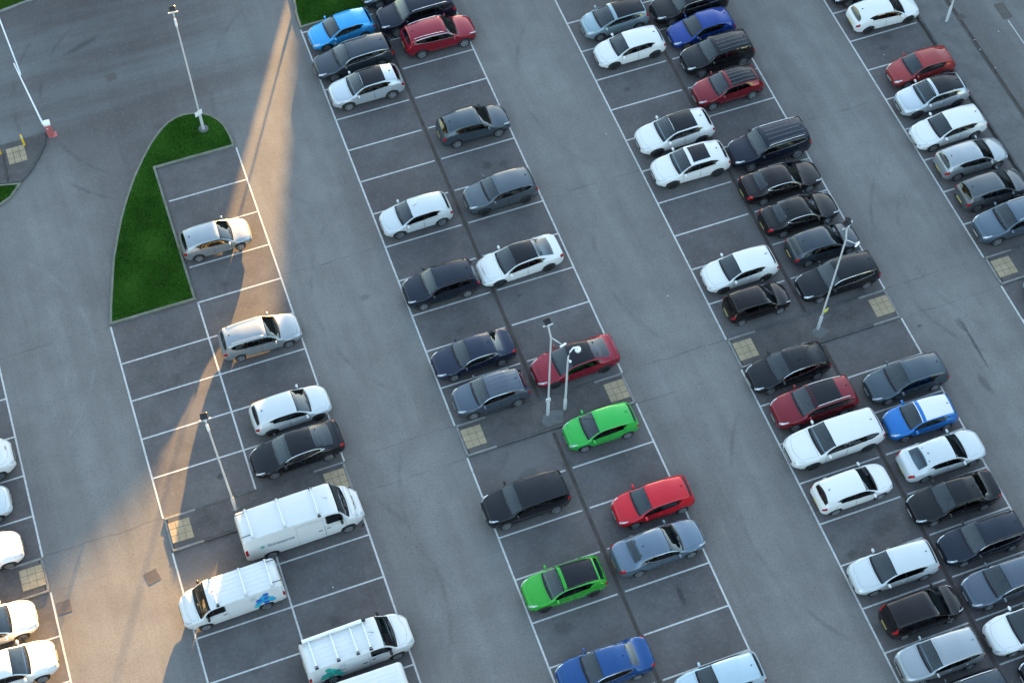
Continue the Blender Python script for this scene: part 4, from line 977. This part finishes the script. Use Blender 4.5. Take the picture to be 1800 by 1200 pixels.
# iron covers
def cover(name, x, y, a, b, rz, label):
    r = empty(name, (x, y, 0), rz); tag(r, label, 'drain cover')
    f = MB()
    for s_ in (-1, 1): f.box((s_*(a/2-.03), 0, .006), (.06, b, .012)); f.box((0, s_*(b/2-.03), .006), (a-.12, .06, .012))
    f.build('frame', M['iron'], r)
    p_ = MB()
    nb = max(3, int(a/.09))
    for i in range(nb): p_.box((-a/2+.06+(a-.12)*(i+.5)/nb, 0, .005), ((a-.12)/nb*.72, b-.125, .010))
    p_.box((0, 0, .002), (a-.121, b-.121, .003)); p_.build('grate', M['iron'], r)
cover('drain_cover', -3.88, 49.66, .62, .5, 0, 'rusty drain cover against the lower edge of the grass island')
cover('drain_cover', -6.13, 35.09, .66, .66, .2, 'rusty square drain cover out in the sunlit lane')
cover('drain_cover', -10.55, 35.0, .66, .66, 0, 'rusty drain cover beside the white line at the left')
cover('drain_cover', .72, 62.72, .45, .4, .4, 'dark drain cover at the round end of the grass island')
cover('drain_cover', 49.05, 54.25, .5, .42, .3, 'dark drain cover in the gutter beside the footpath lamp post')
cover('manhole_cover', -1.05, 67.27, .6, .55, .1, 'faint square manhole cover in the access road')
mc = empty('manhole_cover', (51.7, 53.8, 0)); tag(mc, 'large rusty manhole cover in the road right of the footpath', 'manhole cover')
f = MB()
for s_ in (-1, 1): f.box((s_*.29, 0, .006), (.06, 1.3, .012)); f.box((0, s_*.62, .006), (.52, .06, .012))
f.build('frame', M['iron'], mc)
MB().box((0, .30, .005), (.5, .56, .01)).box((0, -.30, .005), (.5, .56, .01)).build('lid', M['iron'], mc)

# ------------------------------------------------------------------ posts, barrier, bollards
def flood(parent, x, y, z, rz, tilt=.25):
    m = MB(); m.box((0, 0, 0), (.36, .34, .11), bev=.03)
    for k in range(5): m.box((-.12+.06*k, .02, .068), (.018, .25, .045))
    o = m.build('floodlight', M['lampblack'], parent, loc=(x, y, z), rotz=rz); o.rotation_euler = (tilt, 0, rz)
    MB().box((0, 0, -.06), (.29, .26, .008)).build('lens', M['hlight'], o)
    MB().box((0, -.20, -.06), (.12, .06, .16)).build('yoke', M['galv'], o)
def lamp(x, y, z0, h, label, rz, kind='A', flip=1):
    r = empty('lamp_post', (x, y, z0), rz); tag(r, label, 'lamp post', 'lamp posts')
    MB().tube([(0, 0, 0), (0, 0, 1.25), (0, 0, 1.33)], [.09, .09, .062], 14).build('base_sleeve', M['galv'], r, True, angle=40)
    top = h-1.15
    MB().tube([(0, 0, 1.33), (0, 0, top)], [.054, .042], 14).build('pole', M['galv'], r, True, angle=40)
    if kind == 'A':
        MB().tube([(0, 0, top), (0, 0, top+.03), (0, 0, top+.55)], [.066, .066, .062], 12).build('collar', M['white'], r, True, angle=40)
        MB().tube([(0, 0, top+.55), (0, 0, h-.1)], [.036, .032], 10).build('spigot', M['galv'], r, True, angle=40)
        MB().box((0, .03, top+.02), (.34, .06, .05)).build('clamp', M['lampblack'], r)
        MB().box((0, 0, h-.08), (.55, .06, .06)).build('crossbar', M['galv'], r)
        flood(r, 0, .06, h+.12, 0)
    else:
        MB().tube([(0, 0, top), (-.12, .05, h-.25), (-.14, .1, h-.05)], [.05, .045, .04], 10).build('spigot', M['galv'], r, True, angle=40)
        MB().box((-.14, .1, h-.08), (.5, .06, .06)).build('crossbar', M['galv'], r)
        flood(r, -.16, .18, h+.14, .1)
        a = MB().tube([(.02, 0, top-.02), (.42, -.35, top-.30)], .028, 8); a.build('camera_arm', M['galv'], r, True)
        MB().box((.48, -.40, top-.34), (.36, .10, .09), rotz=.25, bev=.02).build('camera', M['white'], r)
    return r
l1 = lamp(3.18, 61.52, .08, 9.9, 'tall lamp post with a white sign plate standing on the grass island', R(-4))
MB().box((-.04, -.09, 1.55), (.50, .02, .38), rotz=R(28), bev=.004).build('sign_plate', M['white'], l1)
l2 = lamp(-1.31, 37.2, .1, 9.6, 'tall lamp post at the back of the largest white van', R(-2))
l3 = lamp(15.43, 36.9, .1, 8.9, 'lamp post with a camera arm on the middle walkway, left of the curved pole', 0, 'B')
MB().box((-.05, -.1, 1.75), (.24, .10, .30), bev=.01).build('cabinet', M['galv'], l3)
l5 = lamp(30.99, 36.84, .1, 9.6, 'lamp post with a small yellow sign on the right-hand walkway', R(15), 'B')
MB().box((.05, -.10, 1.95), (.30, .02, .32), bev=.004).build('yellow_sign', M['signyellow'], l5)
flood(l5, .12, .30, 9.62, .9)
l6 = lamp(47.95, 54.16, .12, 9.6, 'lamp post rising out of the top edge beside the footpath', 0)
l7 = lamp(14.6, 76.2, .08, 9.8, 'lamp post on the far grass beyond the top edge', 0)
# swan-neck camera pole
cp = empty('camera_pole', (16.39, 36.91, .1)); tag(cp, 'shorter pole with a white swan neck and dome camera on the middle walkway', 'camera pole')
MB().tube([(0, 0, 0), (0, 0, 1.0), (0, 0, 1.08)], [.095, .095, .065], 14).build('base_sleeve', M['galv'], cp, True, angle=40)
MB().tube([(0, 0, 1.08), (0, 0, 5.0)], [.065, .05], 14).build('pole', M['galv'], cp, True, angle=40)
nk = [(0, 0, 5.0), (.02, .02, 5.35), (.14, .10, 5.62), (.34, .20, 5.72), (.52, .22, 5.64), (.60, .20, 5.46)]
MB().tube(nk, .042, 10).build('swan_neck', M['white'], cp, True)
d = MB().tube([(.60, .20, 5.50), (.60, .20, 5.36)], [.15, .16], 16); d.ellipsoid((.60, .20, 5.36), (.15, .15, .14), 14, 8)
d.build('dome_camera', M['white'], cp, True, angle=50)
MB().ellipsoid((.09, -.10, 5.02), (.075, .075, .085), 12, 8).tube([(0, 0, 5.05), (.09, -.09, 5.06)], .03, 8).build('fixed_camera', M['white'], cp, True, angle=50)
# rising-arm barriers
def barrier(x, y, rz, y_len, label, dx):
    r = empty('barrier', (x, y, 0), rz); tag(r, label, 'barrier', 'car park barriers')
    MB().box((.1, -.1, .012), (.50, .42, .012)).build('base_plate', M['red'], r)
    MB().box((0, 0, .45), (.36, .32, .88), bev=.02).build('cabinet', M['red'], r)
    MB().box((0, 0, 1.0), (.40, .36, .22), bev=.04).build('cabinet_hood', M['white'], r)
    MB().box((-.05, -.175, .7), (.08, .012, .08)).build('lock_plate', M['white'], r)
    bm_ = MB().tube([(-.20, .0, .96), (-.20+dx, y_len, .96)], [.055, .04], 8)
    bm_.build('boom', M['white'], r, True)
    return r
b1 = barrier(-5.30, 64.25, 0, 5.15, 'red barrier cabinet with a white hood and its lowered white boom', -.72)
b2 = barrier(-6.75, 75.4, math.pi, 7.0, 'second white barrier boom reaching in from the top left edge', -.55)
for x, y, lab in ((-6.88, 63.87, 'yellow bollard beside the tactile slabs, nearer the barrier'), (-8.30, 63.72, 'yellow bollard cut by the left edge of the picture')):
    r = empty('bollard', (x, y, .1)); tag(r, lab, 'bollard', 'yellow bollards')
    MB().tube([(0, 0, 0), (0, 0, .90), (0, 0, .95)], [.062, .062, .03], 14).build('post', M['yellow'], r, True, angle=40)
    MB().tube([(0, 0, .72), (0, 0, .82)], .065, 14, caps=False).build('reflective_band', M['white'], r, True)

# ------------------------------------------------------------------ unseen blocks added to shape the sun streak and shade, and hide horizon glow
AZ = R(27.3); EL = R(6.5)
ldir = Vector((-math.sin(AZ), -math.cos(AZ), 0)); udir = Vector((math.cos(AZ), -math.sin(AZ), 0))
def block(name, prof, s_w, depth, label, ldir=ldir, udir=udir, rot=None):  # unseen light blocker, dressed with walls and windows
    skin, trim = (M['brick'], M['white']) if rot is None else (M['cladding'], M['lampblack'])
    rot = -AZ if rot is None else rot
    r = empty(name, (0, 0, 0)); tag(r, label, 'building')
    def W(u, s, z): p = udir*u+ldir*s; return (p.x, p.y, z)
    n = len(prof); m = MB()
    v = [W(u, s_w, z) for u, z in prof]+[W(u, s_w-depth, z) for u, z in prof]
    f = [tuple(range(n)), tuple(range(2*n-1, n-1, -1))]+[(i, i+n, (i+1) % n+n, (i+1) % n) for i in range(n)]
    m.add(v, f); m.build('wall', skin, r)
    u0, u1 = min(p[0] for p in prof), max(p[0] for p in prof)
    u = u0+2
    while u < u1-2.5:
        for z in (1.2, 4.4):
            p = udir*(u+.8)+ldir*(s_w+.03)
            fr_ = MB().box((0, 0, .8), (1.7, .06, 1.7)).build('window', trim, r, loc=(p.x, p.y, z), rotz=rot)
            MB().box((0, -.04, .8), (1.5, .02, 1.5)).build('pane', M['pane'], fr_)
        u += 3.6
    return r
block('streak_left_blocker', [(-70, 0), (-22.6, 0), (-22.6, 8.2), (-26.6, 9.05), (-32.5, 10.3), (-32.5, 26), (-70, 26)], -105, 11, 'unseen block added beyond the top edge, outlined to shape the left side of the sun streak')  # added: sloped roofline cuts the streak's left edge, tall part hides glow
block('streak_right_blocker', [(-25.5, 0), (75, 0), (75, 30), (-14, 30), (-14, 15), (-17.2, 15), (-18.0, 12.4), (-18.35, 9.9), (-19.6, 9.1), (-20.4, 8.4), (-22.1, 7.2), (-25.5, 6.6)], -130, 14, 'long unseen block added beyond the top edge, stepped to shape the right side of the sun streak')  # added: stepped outline cuts the streak's right edge and shades the bays

block('east_glow_blocker', [(-150, 0), (60, 0), (60, 34), (-150, 34)], -128, 14, 'long dark unseen block added beyond the right edge to hide the horizon glow', Vector((-1, 0, 0)), Vector((0, -1, 0)), R(-90))  # added to keep the low eastern glow out of the windscreens

block('west_glow_blocker', [(-20, 0), (130, 0), (130, 30), (-20, 30)], -85, 14, 'tall dark unseen block added beyond the left edge to hide the horizon glow', Vector((1, 0, 0)), Vector((0, 1, 0)), R(90))  # added to keep the low western glow out of the windscreens
block('south_glow_blocker', [(-90, 0), (110, 0), (110, 30), (-90, 30)], -70, 14, 'long dark unseen block added behind the viewpoint to hide the horizon glow', Vector((0, 1, 0)), Vector((-1, 0, 0)), R(180))  # added to keep southern horizon glow off the car sides

# ------------------------------------------------------------------ light, sky, camera
wd_ = bpy.data.worlds.new('World'); scene.world = wd_; wd_.use_nodes = True
nt = wd_.node_tree; bg = nt.nodes['Background']
sky = nt.nodes.new('ShaderNodeTexSky'); sky.sky_type = 'NISHITA'; sky.sun_disc = False
sky.sun_elevation = EL; sky.sun_rotation = AZ; sky.altitude = 50; sky.air_density = 1.0; sky.dust_density = .6; sky.ozone_density = .7
nt.links.new(sky.outputs[0], bg.inputs[0]); bg.inputs[1].default_value = .085
sd = bpy.data.lights.new('sun', 'SUN'); sd.energy = 4.4; sd.angle = R(.55); sd.color = (1.0, .575, .18)
so = bpy.data.objects.new('sun', sd); COL.objects.link(so)
tosun = Vector((math.sin(AZ)*math.cos(EL), math.cos(AZ)*math.cos(EL), math.sin(EL)))
so.rotation_euler = tosun.to_track_quat('Z', 'Y').to_euler(); so.location = (20, 60, 60)

cd = bpy.data.cameras.new('camera'); cam = bpy.data.objects.new('camera', cd); COL.objects.link(cam)
cd.sensor_width = 36; cd.lens = 56.232; cd.clip_start = 1; cd.clip_end = 3000
right = Vector((.940101337, -.340894352, .000719773)); up = Vector((.291567034, .805159355, .516436906)); back = -Vector((.176629956, .485293163, -.856324941))
mw = Matrix((right, up, back)).transposed().to_4x4(); mw.translation = (0, 0, 73.7371541); cam.matrix_world = mw
scene.camera = cam
vs_ = scene.view_settings; vs_.view_transform = 'Standard'; vs_.look = 'None'; vs_.gamma = 1; vs_.exposure = 3.80
scene.cycles.max_bounces = 6; scene.cycles.use_denoising = True
